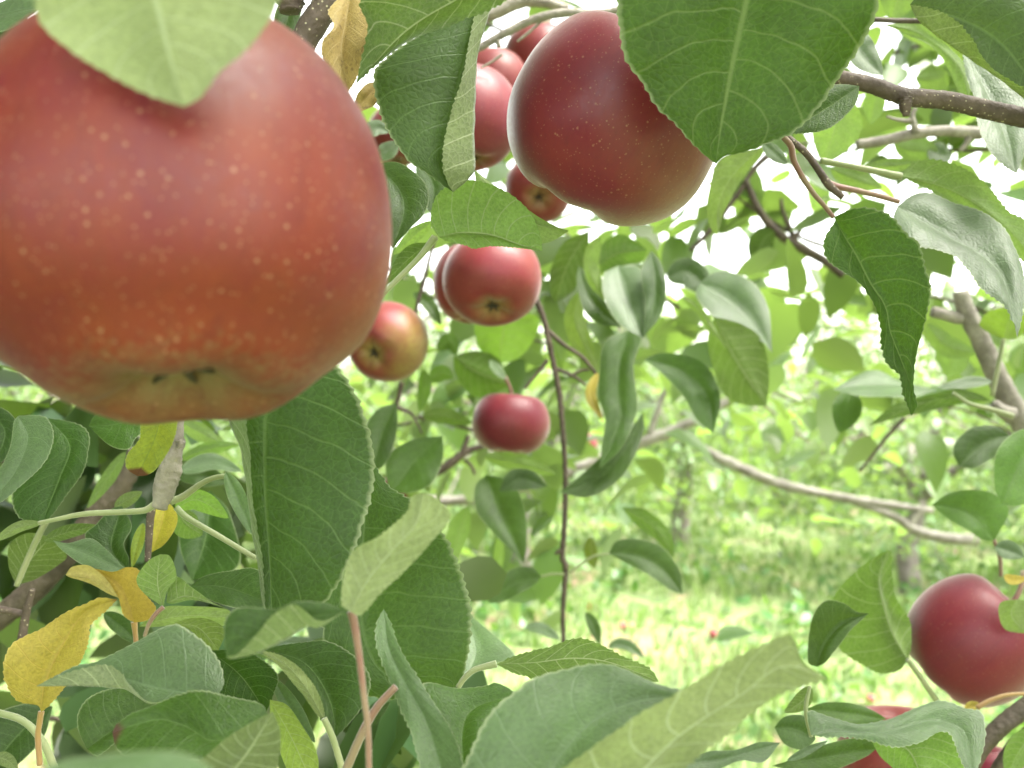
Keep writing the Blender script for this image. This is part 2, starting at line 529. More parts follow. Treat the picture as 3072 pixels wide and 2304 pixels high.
def leaf(label, fr, d, side, L, M, R, roll=None, kind='n', lean=None, leanx=0.0, tint=None, cup=0.3, det=2, pet=None, petmat=None,
         dead=None, wave=0.03, bend=0.0, hl=None):
    """one leaf. M = midrib from base to tip, L and R = margins between base and tip (points, or a half width);
    roll = margin of the R half when it is rolled over towards the viewer. d = distance in metres."""
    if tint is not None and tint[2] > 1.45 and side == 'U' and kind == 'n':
        kind, tint = 's', ((1.35,) * 3 if tint[2] > 2.1 else (1.0,) * 3)   # paler leaf, sky sheen put into its colour
    _seed[0] += 1
    rng = np.random.default_rng(_seed[0])
    n = {2: 112, 1: 40, 0: 24}[det]
    Ms = spx(fr, M)
    base, tip = Ms[0], Ms[-1]
    C_mid = spline(Ms, n)
    t = np.linspace(0, 1, n)
    chord = np.linalg.norm(np.diff(C_mid[:, :2], axis=0), axis=1).sum()

    def edge(E, sgn):
        if isinstance(E, (int, float)):
            T = np.gradient(C_mid[:, :2], axis=0)
            T /= np.linalg.norm(T, axis=1)[:, None] + 1e-9
            nn = np.stack([T[:, 1], -T[:, 0]], 1) * sgn
            prof = np.sin(np.pi * t ** 0.82) ** 0.72
            E2 = C_mid.copy()
            E2[:, :2] += nn * (E * FRAMES[fr][2] * prof)[:, None]
            return E2
        return spline(np.vstack([base, spx(fr, E), tip]), n)
    curves = [edge(L, 1), C_mid, edge(R, -1)]
    if roll is not None:
        curves.append(spline(np.vstack([base, spx(fr, roll), tip]), n))
    if lean is None:
        lean = 0.55 if side == 'U' else -0.35
    x0, y0 = C_mid[n // 2, 0], C_mid[n // 2, 1]
    env = np.sin(np.pi * t)
    pts3, S3 = [], []
    for ci, C in enumerate(curves):
        D = d + C[:, 2] * 0.01
        D = D - lean * (C[:, 1] - y0) / FPX * d - leanx * (C[:, 0] - x0) / FPX * d
        hw = np.linalg.norm(C[:, :2] - C_mid[:, :2], axis=1) / FPX * d
        if ci == 0 or (ci == 2 and roll is None):
            D = D + (-1 if side == 'U' else 1) * cup * hw
            D = D + wave * 0.5 * chord / FPX * d * env * np.sin(2 * np.pi * (t * (1.5 + rng.random()) + rng.random()))
        if ci == 3:
            D = D - 0.5 * np.linalg.norm(C[:, :2] - curves[2][:, :2], axis=1) / FPX * d - 0.0035 * env
        D = D + bend * 0.01 * env
        S3.append(C); pts3.append(world_pts(C, D))
    size = chord / FPX * d
    ns = {2: 7, 1: 4, 0: 3}[det]
    # across: interpolate the strips
    cols, vv, inner = [], [], []
    for si in range(len(pts3) - 1):
        A, B = pts3[si], pts3[si + 1]
        for j in range(ns + (1 if si == len(pts3) - 2 else 0)):
            f = j / ns
            cols.append((A * (1 - f) + B * f, si, f))
            if si == 0:
                vv.append(-1 + f)
            else:
                vv.append((si - 1 + f) / (len(pts3) - 2))
    m = len(cols)
    G = np.stack([c[0] for c in cols], 1)                    # n, m, 3
    # screen orientation of the first strip decides which face is the upper one
    a0 = S3[0][n // 2 - 2:n // 2 + 3, :2].mean(0); b0 = S3[1][n // 2 - 2:n // 2 + 3, :2].mean(0)
    dirm = S3[1][n // 2 + 2, :2] - S3[1][n // 2 - 2, :2]
    cr = dirm[0] * (b0 - a0)[1] - dirm[1] * (b0 - a0)[0]
    # grid normal d(along) x d(across); image y runs down
    du = np.gradient(G, axis=0); dv = np.gradient(G, axis=1)
    Nn = np.cross(du, dv); Nn /= np.linalg.norm(Nn, axis=2)[:, :, None] + 1e-12
    view = G[n // 2, ns // 2] - np.array([0, 0, CAM_Z])
    face_cam = np.dot(Nn[n // 2, ns // 2], view) < 0
    flip = (face_cam != (side == 'U'))
    if flip:
        Nn = -Nn                                             # Nn now points out of the upper side
    V = np.array(vv)
    U = t[:, None] * np.ones(m)[None]
    VV = np.ones(n)[:, None] * V[None]
    # arched halves, puckered between the side veins
    fcol = np.array([np.sin(np.pi * c[2]) for c in cols])
    wid = np.linalg.norm(pts3[0] - pts3[1], axis=1) if roll is None else np.linalg.norm(pts3[0] - pts3[1], axis=1)
    arch = 0.09 * wid[:, None] * fcol[None]
    if roll is not None:
        arch = arch * np.array([1.0 if c[1] == 0 else 0.0 for c in cols])[None]
    k = 8.5 * (U - 0.17 * np.abs(VV) ** 1.35) + 0.45 * (VV > 0)
    puck = 0.0022 * size * np.cos(2 * np.pi * k + 0.0) * -1 * env[:, None] * np.minimum(1, np.abs(VV) * 3) * (1 - 0.5 * np.abs(VV))
    low = 0.012 * size * env[:, None] * np.sin(U * (7 + 3 * rng.random()) + 5 * rng.random() + VV * 2.5) * np.abs(VV) ** 1.5
    G = G + Nn * (arch + (puck if det else 0) + low * wave / 0.03)[:, :, None]
    if det == 2:                                             # toothed margin
        teeth = 26 if size < 0.06 else 32
        for col_i, nb in ((0, 1), (m - 1, m - 2)):
            outw = G[:, col_i] - G[:, nb]
            outw /= np.linalg.norm(outw, axis=1)[:, None] + 1e-9
            saw = (t * teeth + 0.2 * rng.random(n)) % 1.0
            amp = 0.0115 * size * (0.7 + 0.6 * rng.random(n)) * np.minimum(1, env * 5)
            G[:, col_i] += outw * (amp * saw)[:, None]
    idx = np.arange(n * m).reshape(n, m)
    A = idx[:-1, :-1].ravel(); B = idx[1:, :-1].ravel(); Cc = idx[1:, 1:].ravel(); Dd = idx[:-1, 1:].ravel()
    quads = np.stack([A, B, Cc, Dd], 1)
    if flip:
        quads = quads[:, ::-1]
    verts = G.reshape(-1, 3)
    uv = np.stack([U.ravel(), VV.ravel() * 0.5 + 0.5], 1)
    dv_ = np.zeros(n * m)
    if dead is not None:
        dv_ = np.clip((uv[:, 0] - dead) / 0.10 * 0.5 + 0.5, 0, 1)
    loc = verts[:m].mean(0)
    mat = LEAF_MATS[kind]
    nm = 'apple_leaf'
    if pet is not None:
        root = empty(nm, loc)
        tag(root, label, 'leaf', LEAF_GROUP)
        o = mesh_obj('blade', verts, quads, mat, root, uv=uv, attrs={'dead': dv_}, loc=loc)
        pf, pp, pd, pt = pet
        Vp, Fp = px_tube(pf, pp, pd, pt, n=10, jitter=0.02, seed=_seed[0])
        mesh_obj('petiole', Vp, Fp, petmat or M_STALK, root)
    else:
        o = mesh_obj(nm, verts, quads, mat, uv=uv, attrs={'dead': dv_}, loc=loc)
        tag(o, label, 'leaf', LEAF_GROUP)
    if tint:
        o.color = tuple(tint) + (1,)
    return o


APPLE_PROFILE = np.array([(0.0, .55), (0.07, .56), (.20, .67), (.40, .80), (.60, .81), (.80, .66), (.95, .36), (1.0, 0.04), (.965, -.27), (.85, -.54),
                          (.68, -.73), (.52, -.82), (.38, -.835), (.26, -.80), (.15, -.74), (.06, -.71), (0.0, -.705)])


def apple(label, fr, x, y, d, r_px, calyx, mat, squash=1.0, stem=True, lobes=0.018, spin=0.0, det=1, group='apples on the near tree', basin=1.0, stem_len=1.0, full=0.0):
    R = r_px * FRAMES[fr][2] * d / FPX
    c = at(fr, x, y, d)
    ax = -cdir(*calyx)                                       # stem end
    q = ax.to_track_quat('Z', 'Y')
    prof = APPLE_PROFILE.copy()
    prof[:, 0] += full * np.sin(np.pi * np.clip(-prof[:, 1] / .83, 0, 1)) * (prof[:, 0] > .3)
    prof[prof[:, 1] < -.70, 1] = -.83 + (prof[prof[:, 1] < -.70, 1] + .83) * basin
    C = spline(np.hstack([prof, np.zeros((len(prof), 1))]), 56 if det else 28)
    nseg = 72 if det else 36
    ang = np.linspace(0, 2 * np.pi, nseg, endpoint=False)
    rng = np.random.default_rng(int(x * 7 + y * 3))
    ph = rng.random() * 6
    V = []
    for (rho, z, _) in C:
        low = np.clip((-z - 0.1) / 0.8, 0, 1)
        f = 1 + lobes * np.cos(5 * ang + ph) * (0.3 + 2.0 * low) + 0.012 * np.cos(2 * ang + ph * 2)
        zz = z * squash + 0.02 * low * np.cos(5 * ang + ph) * (rho > .2)
        V.append(np.stack([rho * f * np.cos(ang), rho * f * np.sin(ang), zz * np.ones(nseg)], 1))
    V = np.array(V).reshape(-1, 3) * R
    k = len(C)
    Fc = [(i * nseg + j, (i + 1) * nseg + j, (i + 1) * nseg + (j + 1) % nseg, i * nseg + (j + 1) % nseg) for i in range(k - 1) for j in range(nseg)]
    root = empty('apple', c)
    root.rotation_mode = 'QUATERNION'
    root.rotation_quaternion = q @ Matrix.Rotation(spin, 3, 'Z').to_quaternion()
    tag(root, label, 'apple', group)

    def child(name, V, Fc, mt):
        me = bpy.data.meshes.new(name)
        me.from_pydata([tuple(v) for v in V], [], [tuple(f) for f in Fc])
        me.materials.append(mt)
        me.polygons.foreach_set('use_smooth', [True] * len(me.polygons))
        o = bpy.data.objects.new(name, me)
        COL.objects.link(o)
        o.parent = root
        return o
    child('skin', V, Fc, mat)
    zc = (-.83 + (.125) * basin) * squash
    SV, SF = [], []
    for i in range(5):                                       # five dried sepals
        a0 = i * 2 * math.pi / 5 + rng.random() * 0.5
        pts = [np.array([math.cos(a0) * r_ , math.sin(a0) * r_, zc + h]) * R for r_, h in ((.03, .02), (.06, -.03), (.10, -.06), (.13 + .05 * rng.random(), -.055 - .05 * rng.random()))]
        v, f = tube(spline(pts, 8), np.linspace(.040, .010, 8) * R, 6)
        SF += [tuple(i2 + len(SV) for i2 in ff) for ff in f]
        SV += list(v)
    child('calyx', SV, SF, M_CALYX)
    if stem:
        bend_ = rng.normal(size=2) * .12
        pts = [np.array([0, 0, .50 * squash]) * R, np.array([bend_[0] * .2, bend_[1] * .2, .75 * squash]) * R,
               np.array([bend_[0], bend_[1], .95 * squash + .1]) * R, np.array([bend_[0] * 2.4, bend_[1] * 2.4, .95 * squash + .1 + .25 * stem_len]) * R]
        v, f = tube(spline(pts, 14), np.interp(np.linspace(0, 1, 14), [0, .7, 1], [.045, .04, .065]) * R, 8)
        child('stem', v, f, M_REDSTALK)
    return root


def in_apple(calyx, spin, v):
    """camera-like direction v as seen from inside an apple placed with this calyx direction and spin"""
    q = (-cdir(*calyx)).to_track_quat('Z', 'Y') @ Matrix.Rotation(spin, 3, 'Z').to_quaternion()
    return tuple(q.inverted() @ cdir(*v))


def leaf_cloud(C, length, rng, droop=0.5, wid=0.58, k=2, axis=None):
    """many small folded leaves round the points C; returns verts, faces"""
    n = len(C)
    if axis is None:
        ax = rng.normal(size=(n, 3)); ax[:, 2] = ax[:, 2] * 0.6 - droop
    else:
        ax = axis + rng.normal(size=(n, 3)) * 0.5; ax[:, 2] -= droop
    ax /= np.linalg.norm(ax, axis=1)[:, None]
    s = np.cross(ax, np.tile([0, 0, 1.0], (n, 1)) + rng.normal(size=(n, 3)) * 0.45)
    s /= np.linalg.norm(s, axis=1)[:, None] + 1e-9
    nr = np.cross(s, ax)
    neg = nr[:, 2] < 0
    s[neg] *= -1; nr[neg] *= -1
    Ln = length * (0.7 + 0.6 * rng.random(n))
    fold = 0.15 + 0.35 * rng.random(n)
    curl = rng.normal(size=n) * 0.12 - 0.08
    us = [0.0] + [(i + 1) / (k + 1) for i in range(k)] + [1.0]
    rows, faces = [], []
    wprof = [math.sin(math.pi * u ** 0.8) ** 0.7 for u in us]
    # vertices: midrib (k+2), left (k), right (k)
    for u in us:
        rows.append(C + ax * (Ln * u)[:, None] + nr * (Ln * curl * u * u * 2)[:, None])
    for sg in (1, -1):
        for i in range(1, k + 1):
            h = Ln * wid * 0.5 * wprof[i]
            rows.append(rows[i] + s * (sg * h)[:, None] + nr * (h * fold)[:, None])
    A = np.stack(rows, 1)                                    # n, nv, 3
    nv = A.shape[1]
    mid = list(range(k + 2)); lf = list(range(k + 2, 2 * k + 2)); rt = list(range(2 * k + 2, 3 * k + 2))
    lst = []
    lst.append((mid[0], mid[1], lf[0])); lst.append((mid[0], rt[0], mid[1]))
    for i in range(k - 1):
        lst.append((mid[i + 1], mid[i + 2], lf[i + 1], lf[i])); lst.append((mid[i + 1], rt[i], rt[i + 1], mid[i + 2]))
    lst.append((mid[k], mid[k + 1], lf[k - 1])); lst.append((mid[k], rt[k - 1], mid[k + 1]))
    F_ = []
    for f in lst:
        f = np.array(f)[::-1]
        F_ += (f[None, :] + (np.arange(n) * nv)[:, None]).tolist()
    return A.reshape(-1, 3), F_

# ------------------------------------------------------------------ the setting: ground, grass, orchard rows
RNG = np.random.default_rng(5)


def ground_height(x, y):
    return 0.05 * np.sin(x * 0.9 + 1.0) * np.cos(y * 0.7) + 0.025 * np.sin(x * 2.7 + y * 1.9)


def ground_material():
    m, N, L, out = nodes('orchard_ground')
    tc = N('ShaderNodeTexCoord')
    o = tc.outputs['Object']
    n1 = N('ShaderNodeTexNoise', i_Scale=0.9, i_Detail=4.0, i_Roughness=0.6)
    n2 = N('ShaderNodeTexNoise', i_Scale=9.0, i_Detail=4.0)
    n3 = N('ShaderNodeTexNoise', i_Scale=60.0, i_Detail=2.0)
    for n in (n1, n2, n3):
        L(o, n.inputs['Vector'])
    c = mix_c(N, L, map_r(N, L, n2.outputs[0], 0.35, 0.65), (0.085, 0.135, 0.040), (0.21, 0.25, 0.10))
    c = mix_c(N, L, map_r(N, L, n3.outputs[0], 0.5, 0.75, 0, 0.5), c, (0.20, 0.26, 0.08))
    n4 = N('ShaderNodeTexNoise', i_Scale=2.6, i_Detail=3.0)
    L(o, n4.inputs['Vector'])
    c = mix_c(N, L, map_r(N, L, n4.outputs[0], 0.5, 0.66, 0, 0.75), c, (0.030, 0.062, 0.014))
    dirt = map_r(N, L, math_n(N, L, 'ADD', n1.outputs[0], math_n(N, L, 'MULTIPLY', n2.outputs[0], 0.35)), 0.73, 0.80)
    c = mix_c(N, L, dirt, c, (0.20, 0.13, 0.085))
    b = N('ShaderNodeBump', i_Strength=0.8, i_Distance=0.05)
    L(n3.outputs[0], b.inputs['Height'])
    p = N('ShaderNodeBsdfPrincipled', i_Roughness=0.9)
    L(c, p.inputs['Base Color'])
    L(b.outputs[0], p.inputs['Normal'])
    L(p.outputs[0], out.inputs['Surface'])
    return m


gx = np.concatenate([np.linspace(-150, -14, 14), np.linspace(-12, 14, 80), np.linspace(17, 150, 14)])
gy = np.concatenate([np.linspace(-30, -3, 8), np.linspace(-2, 24, 80), np.linspace(27, 220, 20)])
GX, GY = np.meshgrid(gx, gy)
GV = np.stack([GX, GY, ground_height(GX, GY)], 2).reshape(-1, 3)
nx, ny = len(gx), len(gy)
GF = [(j * nx + i, j * nx + i + 1, (j + 1) * nx + i + 1, (j + 1) * nx + i) for j in range(ny - 1) for i in range(nx - 1)]
g = mesh_obj('ground', GV, GF, ground_material(), loc=(0, 0, 0))
g['kind'] = 'structure'


def grass_material():
    m, N, L, out = nodes('meadow_grass')
    geo = N('ShaderNodeNewGeometry')
    c = mix_c(N, L, geo.outputs['Random Per Island'], (0.075, 0.135, 0.035), (0.23, 0.28, 0.11))
    p = N('ShaderNodeBsdfPrincipled', i_Roughness=0.5)
    L(c, p.inputs['Base Color'])
    t = N('ShaderNodeBsdfTranslucent', i_Color=(0.20, 0.34, 0.07, 1))
    x = N('ShaderNodeMixShader', i_0=0.4)
    L(p.outputs[0], x.inputs[1]); L(t.outputs[0], x.inputs[2])
    L(x.outputs[0], out.inputs['Surface'])
    return m


ng = 42000
yy = 1.6 + 19 * RNG.random(ng) ** 1.3
xx = (RNG.random(ng) * 2 - 1) * (yy * 0.62 + 0.8)
tuft = np.sin(xx * 3.1 + 1.3 * np.sin(yy * 2.3)) * np.cos(yy * 2.7 + np.sin(xx * 1.9)) + RNG.normal(size=ng) * 0.45
keep = tuft > -0.35
xx, yy, tuft = xx[keep], yy[keep], tuft[keep]
ng = len(xx)
ht = (0.05 + 0.06 * RNG.random(ng)) * (1 + 1.0 * np.clip(tuft, 0, 1))
az = RNG.random(ng) * 2 * np.pi
w = 0.004 + 0.006 * RNG.random(ng) + 0.0006 * yy
lx, ly = np.cos(az + 1.2) * ht * 0.6, np.sin(az + 1.2) * ht * 0.6
z0 = ground_height(xx, yy)
dx, dy = np.cos(az) * w, np.sin(az) * w
GVs = np.stack([np.stack([xx - dx, yy - dy, z0 - .01], 1), np.stack([xx + dx, yy + dy, z0 - .01], 1),
                np.stack([xx + dx * .7 + lx * .4, yy + dy * .7 + ly * .4, z0 + ht * .65], 1), np.stack([xx - dx * .7 + lx * .4, yy - dy * .7 + ly * .4, z0 + ht * .65], 1),
                np.stack([xx + lx, yy + ly, z0 + ht], 1)], 1).reshape(-1, 3)
b5 = np.arange(ng) * 5
GFs = np.stack([b5, b5 + 1, b5 + 2, b5 + 3], 1).tolist() + np.stack([b5 + 3, b5 + 2, b5 + 4], 1).tolist()
gr = mesh_obj('meadow_grass', GVs, GFs, grass_material(), loc=(0, 0, 0))
gr['kind'] = 'stuff'
tag(gr, 'bright green uncut grass growing in tufts on the orchard floor', 'grass')

# weeds: low broad-leaved plants on the grass, one mass
wp = []
for _ in range(130):
    y0 = 4.0 + 8.5 * RNG.random(); x0 = (RNG.random() * 2 - 1) * y0 * 0.55 + 0.2
    wp.append(np.stack([x0 + RNG.normal(size=26) * .16, y0 + RNG.normal(size=26) * .16, ground_height(x0, y0) + .02 + RNG.random(26) * .22], 1))
wv, wf = leaf_cloud(np.vstack(wp), 0.10, RNG, droop=0.1, wid=0.5)
M_WEED = crown_material('weed_leaves', (0.04, 0.09, 0.018), (0.09, 0.14, 0.05), (0.13, 0.26, 0.03), trans=0.35)
we = mesh_obj('ground_weeds', wv, wf, M_WEED, loc=(0, 0, 0))
we['kind'] = 'stuff'
tag(we, 'low broad leaved weeds scattered through the orchard grass', 'weeds')


def orchard_tree(seed, h=3.4, spread=2.0, n_leaf=4200):
    """meshes of one orchard tree, standing at the origin: trunk, limbs, crown"""
    rng = np.random.default_rng(seed)
    trunk = spline([(0, 0, -.1), (.04 * rng.normal(), .04 * rng.normal(), .45), (.08 * rng.normal(), .08 * rng.normal(), .95)], 10)
    tv, tf = tube(trunk, np.linspace(.12, .085, 10) * (1 + .1 * rng.random()), 12, .05, seed)
    limbs, pts = [], []
    nl = 5
    for i in range(nl):
        a0 = 2 * np.pi * (i + rng.random() * .5) / nl
        r = spread * (.65 + .4 * rng.random())
        zt = h * (.45 + .5 * rng.random())
        L_ = spline([trunk[-1], trunk[-1] + (np.cos(a0) * r * .3, np.sin(a0) * r * .3, (zt - .95) * .5),
                     trunk[-1] + (np.cos(a0) * r * .65, np.sin(a0) * r * .65, (zt - .95) * .85),
                     trunk[-1] + (np.cos(a0 + .3) * r, np.sin(a0 + .3) * r, (zt - .95) * .95)], 16)
        limbs.append(tube(L_, np.linspace(.06, .012, 16), 8, .05, seed + i))
        for j in range(5):                                    # side shoots, some hanging low
            k = 5 + int(rng.random() * 10)
            dvec = np.array([np.cos(a0 + rng.normal() * 1.1), np.sin(a0 + rng.normal() * 1.1), rng.normal() * .5 - .35])
            q = spline([L_[k], L_[k] + dvec * .35, L_[k] + dvec * .75 + (0, 0, -.15 - .35 * rng.random())], 9)
            limbs.append(tube(q, np.linspace(.014, .004, 9), 5, .05, seed + j))
            pts.append(q)
        pts.append(L_[5:])
    P = np.vstack(pts)
    C = P[rng.integers(0, len(P), n_leaf)] + rng.normal(size=(n_leaf, 3)) * np.array([.22, .22, .22])
    ra, rr_ = rng.random(1500) * 2 * np.pi, spread * np.sqrt(rng.random(1500)) * 1.05   # shoots that hang low
    low = np.stack([np.cos(ra) * rr_, np.sin(ra) * rr_, .62 + .75 * rng.random(1500) + .15 * np.sin(ra * 5)], 1)
    C = np.vstack([C[C[:, 2] > .45], low])
    cv, cf = leaf_cloud(C, 0.085, rng, droop=.5)
    return (tv, tf), limbs, (cv, cf)


TREE_PROTOS = []
for sd in (11, 23, 37):
    tr, li, cr_ = orchard_tree(sd)
    root = empty('apple_tree', (0, 0, 0))
    mesh_obj('trunk', tr[0], tr[1], M_TRUNK, root, loc=(0, 0, 0))
    for v, f in li[::6]:
        mesh_obj('limb', v, f, M_TRUNK, root, loc=(0, 0, 0))
    for k_, (v, f) in enumerate(li):
        if k_ % 6:
            mesh_obj('twig', v, f, M_TRUNK, root, loc=(0, 0, 0))
    mesh_obj('crown', cr_[0], cr_[1], M_CROWN, root, loc=(0, 0, 0), smooth=False)
    TREE_PROTOS.append(root)


def copy_tree(o):
    c = o.copy()
    COL.objects.link(c)
    for ch in o.children:
        k_ = ch.copy()
        COL.objects.link(k_)
        k_.parent = c
    return c


SPOTS = [  # x, y, turn, scale, label
    (3.3, 8.3, 0.8, 0.82, 'nearer orchard tree with low branches left of the sawn off stub'),
    (6.3, 7.9, 2.0, 0.9, 'nearer orchard tree at the right edge behind the sawn off stub'),
    (0.1, 8.6, 3.9, 0.8, 'nearer orchard tree with low branches behind the small round red apple'),
    (-3.4, 8.2, 5.2, 0.9, 'nearer orchard tree at the left behind the yellow leaves'),
    (1.8, 10.8, 0.3, 0.9, 'orchard tree whose thin grey trunk stands right of the hanging twig across the grass'),
    (5.4, 10.4, 1.4, 0.95, 'orchard tree across the grass behind the right hand apple'),
    (-1.7, 10.9, 2.2, 1.0, 'orchard tree across the grass behind the pair of touching apples'),
    (-5.4, 11.2, 3.1, 1.0, 'orchard tree far left behind the biggest apple'),
    (3.9, 14.6, 4.2, 1.0, 'second row orchard tree seen in the gap of the grass'),
    (0.2, 15.0, 5.0, 1.0, 'second row orchard tree behind the hanging twig'),
    (7.6, 15.0, 0.9, 1.0, 'second row orchard tree at the right edge of the view'),
    (-3.4, 15.3, 1.9, 1.0, 'second row orchard tree at the left behind the leaves'),
    (5.9, 19.5, 2.7, 1.1, 'third row orchard tree right of the middle of the view'),
    (2.0, 19.6, 3.6, 1.1, 'third row orchard tree at the end of the grass'),
    (-2.0, 19.5, 4.6, 1.1, 'third row orchard tree left of the end of the grass'),
    (9.8, 19.8, 5.6, 1.1, 'third row orchard tree farthest to the right'),
]
for i, (x, y, rz, s, lab) in enumerate(SPOTS):
    o = TREE_PROTOS[i] if i < 3 else copy_tree(TREE_PROTOS[i % 3])
    o.location = (x, y, float(ground_height(x, y)))
    o.rotation_euler = (0, 0, rz)
    o.scale = (s, s, s)
    tag(o, lab, 'tree', 'apple trees standing in rows across the grass')

wood = []
for i in range(46):
    x = -42 + 2.0 * i + RNG.normal() * .6; y = 25 + RNG.random() * 12
    n_ = 420
    v = RNG.normal(size=(n_, 3)); v /= np.linalg.norm(v, axis=1)[:, None]
    wood.append(np.array([x, y, 1.9]) + v * np.array([1.9, 1.9, 1.7]) * (RNG.random((n_, 1)) ** .35))
wv, wf = leaf_cloud(np.vstack(wood), 0.28, RNG, droop=.4)
wo = mesh_obj('far_orchard', wv, wf, M_CROWN, loc=(0, 0, 0), smooth=False)
wo['kind'] = 'stuff'
tag(wo, 'far rows of the orchard merging into one band of pale green', 'trees')

# the near tree: the photograph is taken from inside its crown
trunk_c = np.array([-1.75, 1.5, 0])
near = empty('apple_tree', (trunk_c[0], trunk_c[1], 0))
tag(near, 'near apple tree whose shady crown hangs round and above the viewer', 'tree')
ts = spline([trunk_c + (0, 0, -.1), trunk_c + (.05, -.03, .5), trunk_c + (.02, -.05, 1.1)], 12)
v, f = tube(ts, np.linspace(.14, .10, 12), 16, .05, 3)
mesh_obj('trunk', v, f, M_TRUNK, near)
NL = [[(-1.73, 1.45, 1.1), (-1.2, .9, 1.8), (-.5, .2, 2.25), (.3, -.7, 2.4)], [(-1.73, 1.45, 1.1), (-1.3, 1.5, 1.9), (-.4, 1.3, 2.3), (.9, 1.0, 2.6)],
      [(-1.73, 1.45, 1.1), (-1.9, .7, 1.8), (-1.6, -.4, 2.2), (-1.2, -1.4, 2.3)], [(-1.73, 1.45, 1.1), (-2.4, 1.9, 1.9), (-3.0, 2.3, 2.5)]]
lp = []
for k_, pl in enumerate(NL):
    q = spline(pl, 24)
    v, f = tube(q, np.linspace(.06, .014, 24), 10, .04, k_)
    mesh_obj('limb', v, f, M_GREYBARK, near)
    lp.append(q)
rng = np.random.default_rng(77)
n_ = 31000  # unseen overhead leaves, density and openings set to shade the near things
C = np.stack([rng.random(n_) * 4.8 - 3.0, rng.random(n_) * 4.0 - 1.6, 1.15 + 1.9 * rng.random(n_)], 1)
hole = (C[:, 0] > -.2) & (C[:, 1] > .5)                        # the crown thins out towards the open side, front right
C = C[~(hole & (rng.random(n_) < .5))]
rel = C - np.array([0, 0, CAM_Z])
dep = rel[:, 1] * CP + rel[:, 2] * SP
up_ = -rel[:, 1] * SP + rel[:, 2] * CP
infr = (dep > -.05) & (np.abs(rel[:, 0]) < dep * .51 + .16) & (np.abs(up_) < dep * .383 + .16)
close = (np.linalg.norm(rel, axis=1) < .42)
behind = (C[:, 1] < -.15) & ((C[:, 2] < 2.3) | (rng.random(len(C)) < .6))
gap = (np.hypot(C[:, 0] - .34, C[:, 1] - .46) < .22)        # unseen gap cleared to give the upper right apple its sky highlight
C = C[~(infr | close | behind | gap)]
v, f = leaf_cloud(C, .095, rng, droop=.5)
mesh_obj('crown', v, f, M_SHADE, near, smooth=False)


def leafy_branch(label, fr, pts, d, thick, nleaf, spread, length=0.075, seed=1, mat=None, fol=None):
    """a background branch of the near trees: stem and its foliage"""
    rng = np.random.default_rng(seed)
    S = spx(fr, pts)
    C = spline(S, 30)
    W = world_pts(C, d + C[:, 2] * .01)
    th = np.interp(np.linspace(0, 1, 30), np.linspace(0, 1, len(thick)), thick) * FRAMES[fr][2] * d / FPX / 2
    root = empty('leafy_branch', W[0])
    v, f = tube(W, th, 8, .05, seed)
    mesh_obj('stem', v, f, mat or M_BARK, root)
    k_ = rng.integers(0, 30, nleaf)
    Cn = W[k_] + rng.normal(size=(nleaf, 3)) * spread
    v, f = leaf_cloud(Cn, length, rng, droop=.45, k=4)
    mesh_obj('foliage', v, f, fol or M_CROWN, root)
    return tag(root, label, 'branch', 'blurred leafy branches behind the near leaves')

LB = leafy_branch
LB('blurred leafy branch high behind the thick speckled twig', 'c', [(2400, 100), (1900, 250), (1400, 330), (1200, 500)], 1.25, [30, 20], 40, .07, seed=2)
LB('blurred leafy branch under the grey horizontal twig', 'c', [(2400, 900), (1900, 1000), (1300, 950), (900, 1050)], 1.0, [28, 16], 42, .06, seed=3)
LB('blurred leafy branch left of the dark hanging leaf at right', 'c', [(1100, 1700), (700, 1560), (300, 1300), (100, 1050)], 1.35, [34, 14], 34, .08, seed=4)
LB('blurred leafy branch filling the gap below the second apple', 'e', [(2300, 500), (2000, 300), (1700, 150), (1500, -50)], 1.5, [30, 14], 60, .09, seed=5)
LB('blurred leafy branch behind the pair of touching apples', 'e', [(300, 200), (800, 500), (1300, 700), (1800, 800)], 1.5, [24, 12], 70, .12, seed=6)
LB('blurred leafy branch behind the small round red apple', 'e', [(100, 1300), (600, 1250), (1200, 1150), (1700, 1300)], 1.7, [26, 12], 60, .11, seed=7)
LB('blurred leafy branch around the sawn off stub', 'f', [(2300, 700), (1900, 500), (1500, 400), (1100, 350)], 1.4, [30, 12], 44, .09, seed=8)
LB('blurred leafy branch hanging over the grass at centre right', 'f', [(200, 900), (500, 700), (800, 620), (1100, 640)], 1.8, [18, 10], 40, .11, seed=9)
LB('blurred leafy branch at the top behind the second apple', 'b', [(900, 100), (1300, 250), (1700, 100), (2300, 250)], 1.2, [26, 12], 34, .06, seed=10)
LB('blurred leafy branch in the shade below the biggest apple', 'k', [(0, 500), (500, 600), (1100, 500), (1900, 700)], .95, [40, 20], 34, .07, seed=11)
LB('blurred leafy branch near the right edge above the lowest apples', 'f', [(2400, 1500), (2000, 1250), (1700, 1150), (1400, 1180)], 1.5, [22, 10], 26, .09, seed=12)
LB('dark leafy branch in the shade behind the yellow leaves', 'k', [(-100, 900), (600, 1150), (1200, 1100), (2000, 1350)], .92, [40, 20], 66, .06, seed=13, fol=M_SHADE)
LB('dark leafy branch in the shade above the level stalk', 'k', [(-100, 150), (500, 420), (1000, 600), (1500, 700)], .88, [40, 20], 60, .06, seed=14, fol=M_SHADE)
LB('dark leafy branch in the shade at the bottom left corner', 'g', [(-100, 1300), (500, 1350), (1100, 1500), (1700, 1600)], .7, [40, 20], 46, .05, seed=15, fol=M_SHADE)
LB('dark leafy branch low behind the second dark leaf', 'h', [(300, 1500), (800, 1450), (1300, 1600), (1800, 1700)], .6, [30, 16], 34, .045, seed=16, fol=M_SHADE)
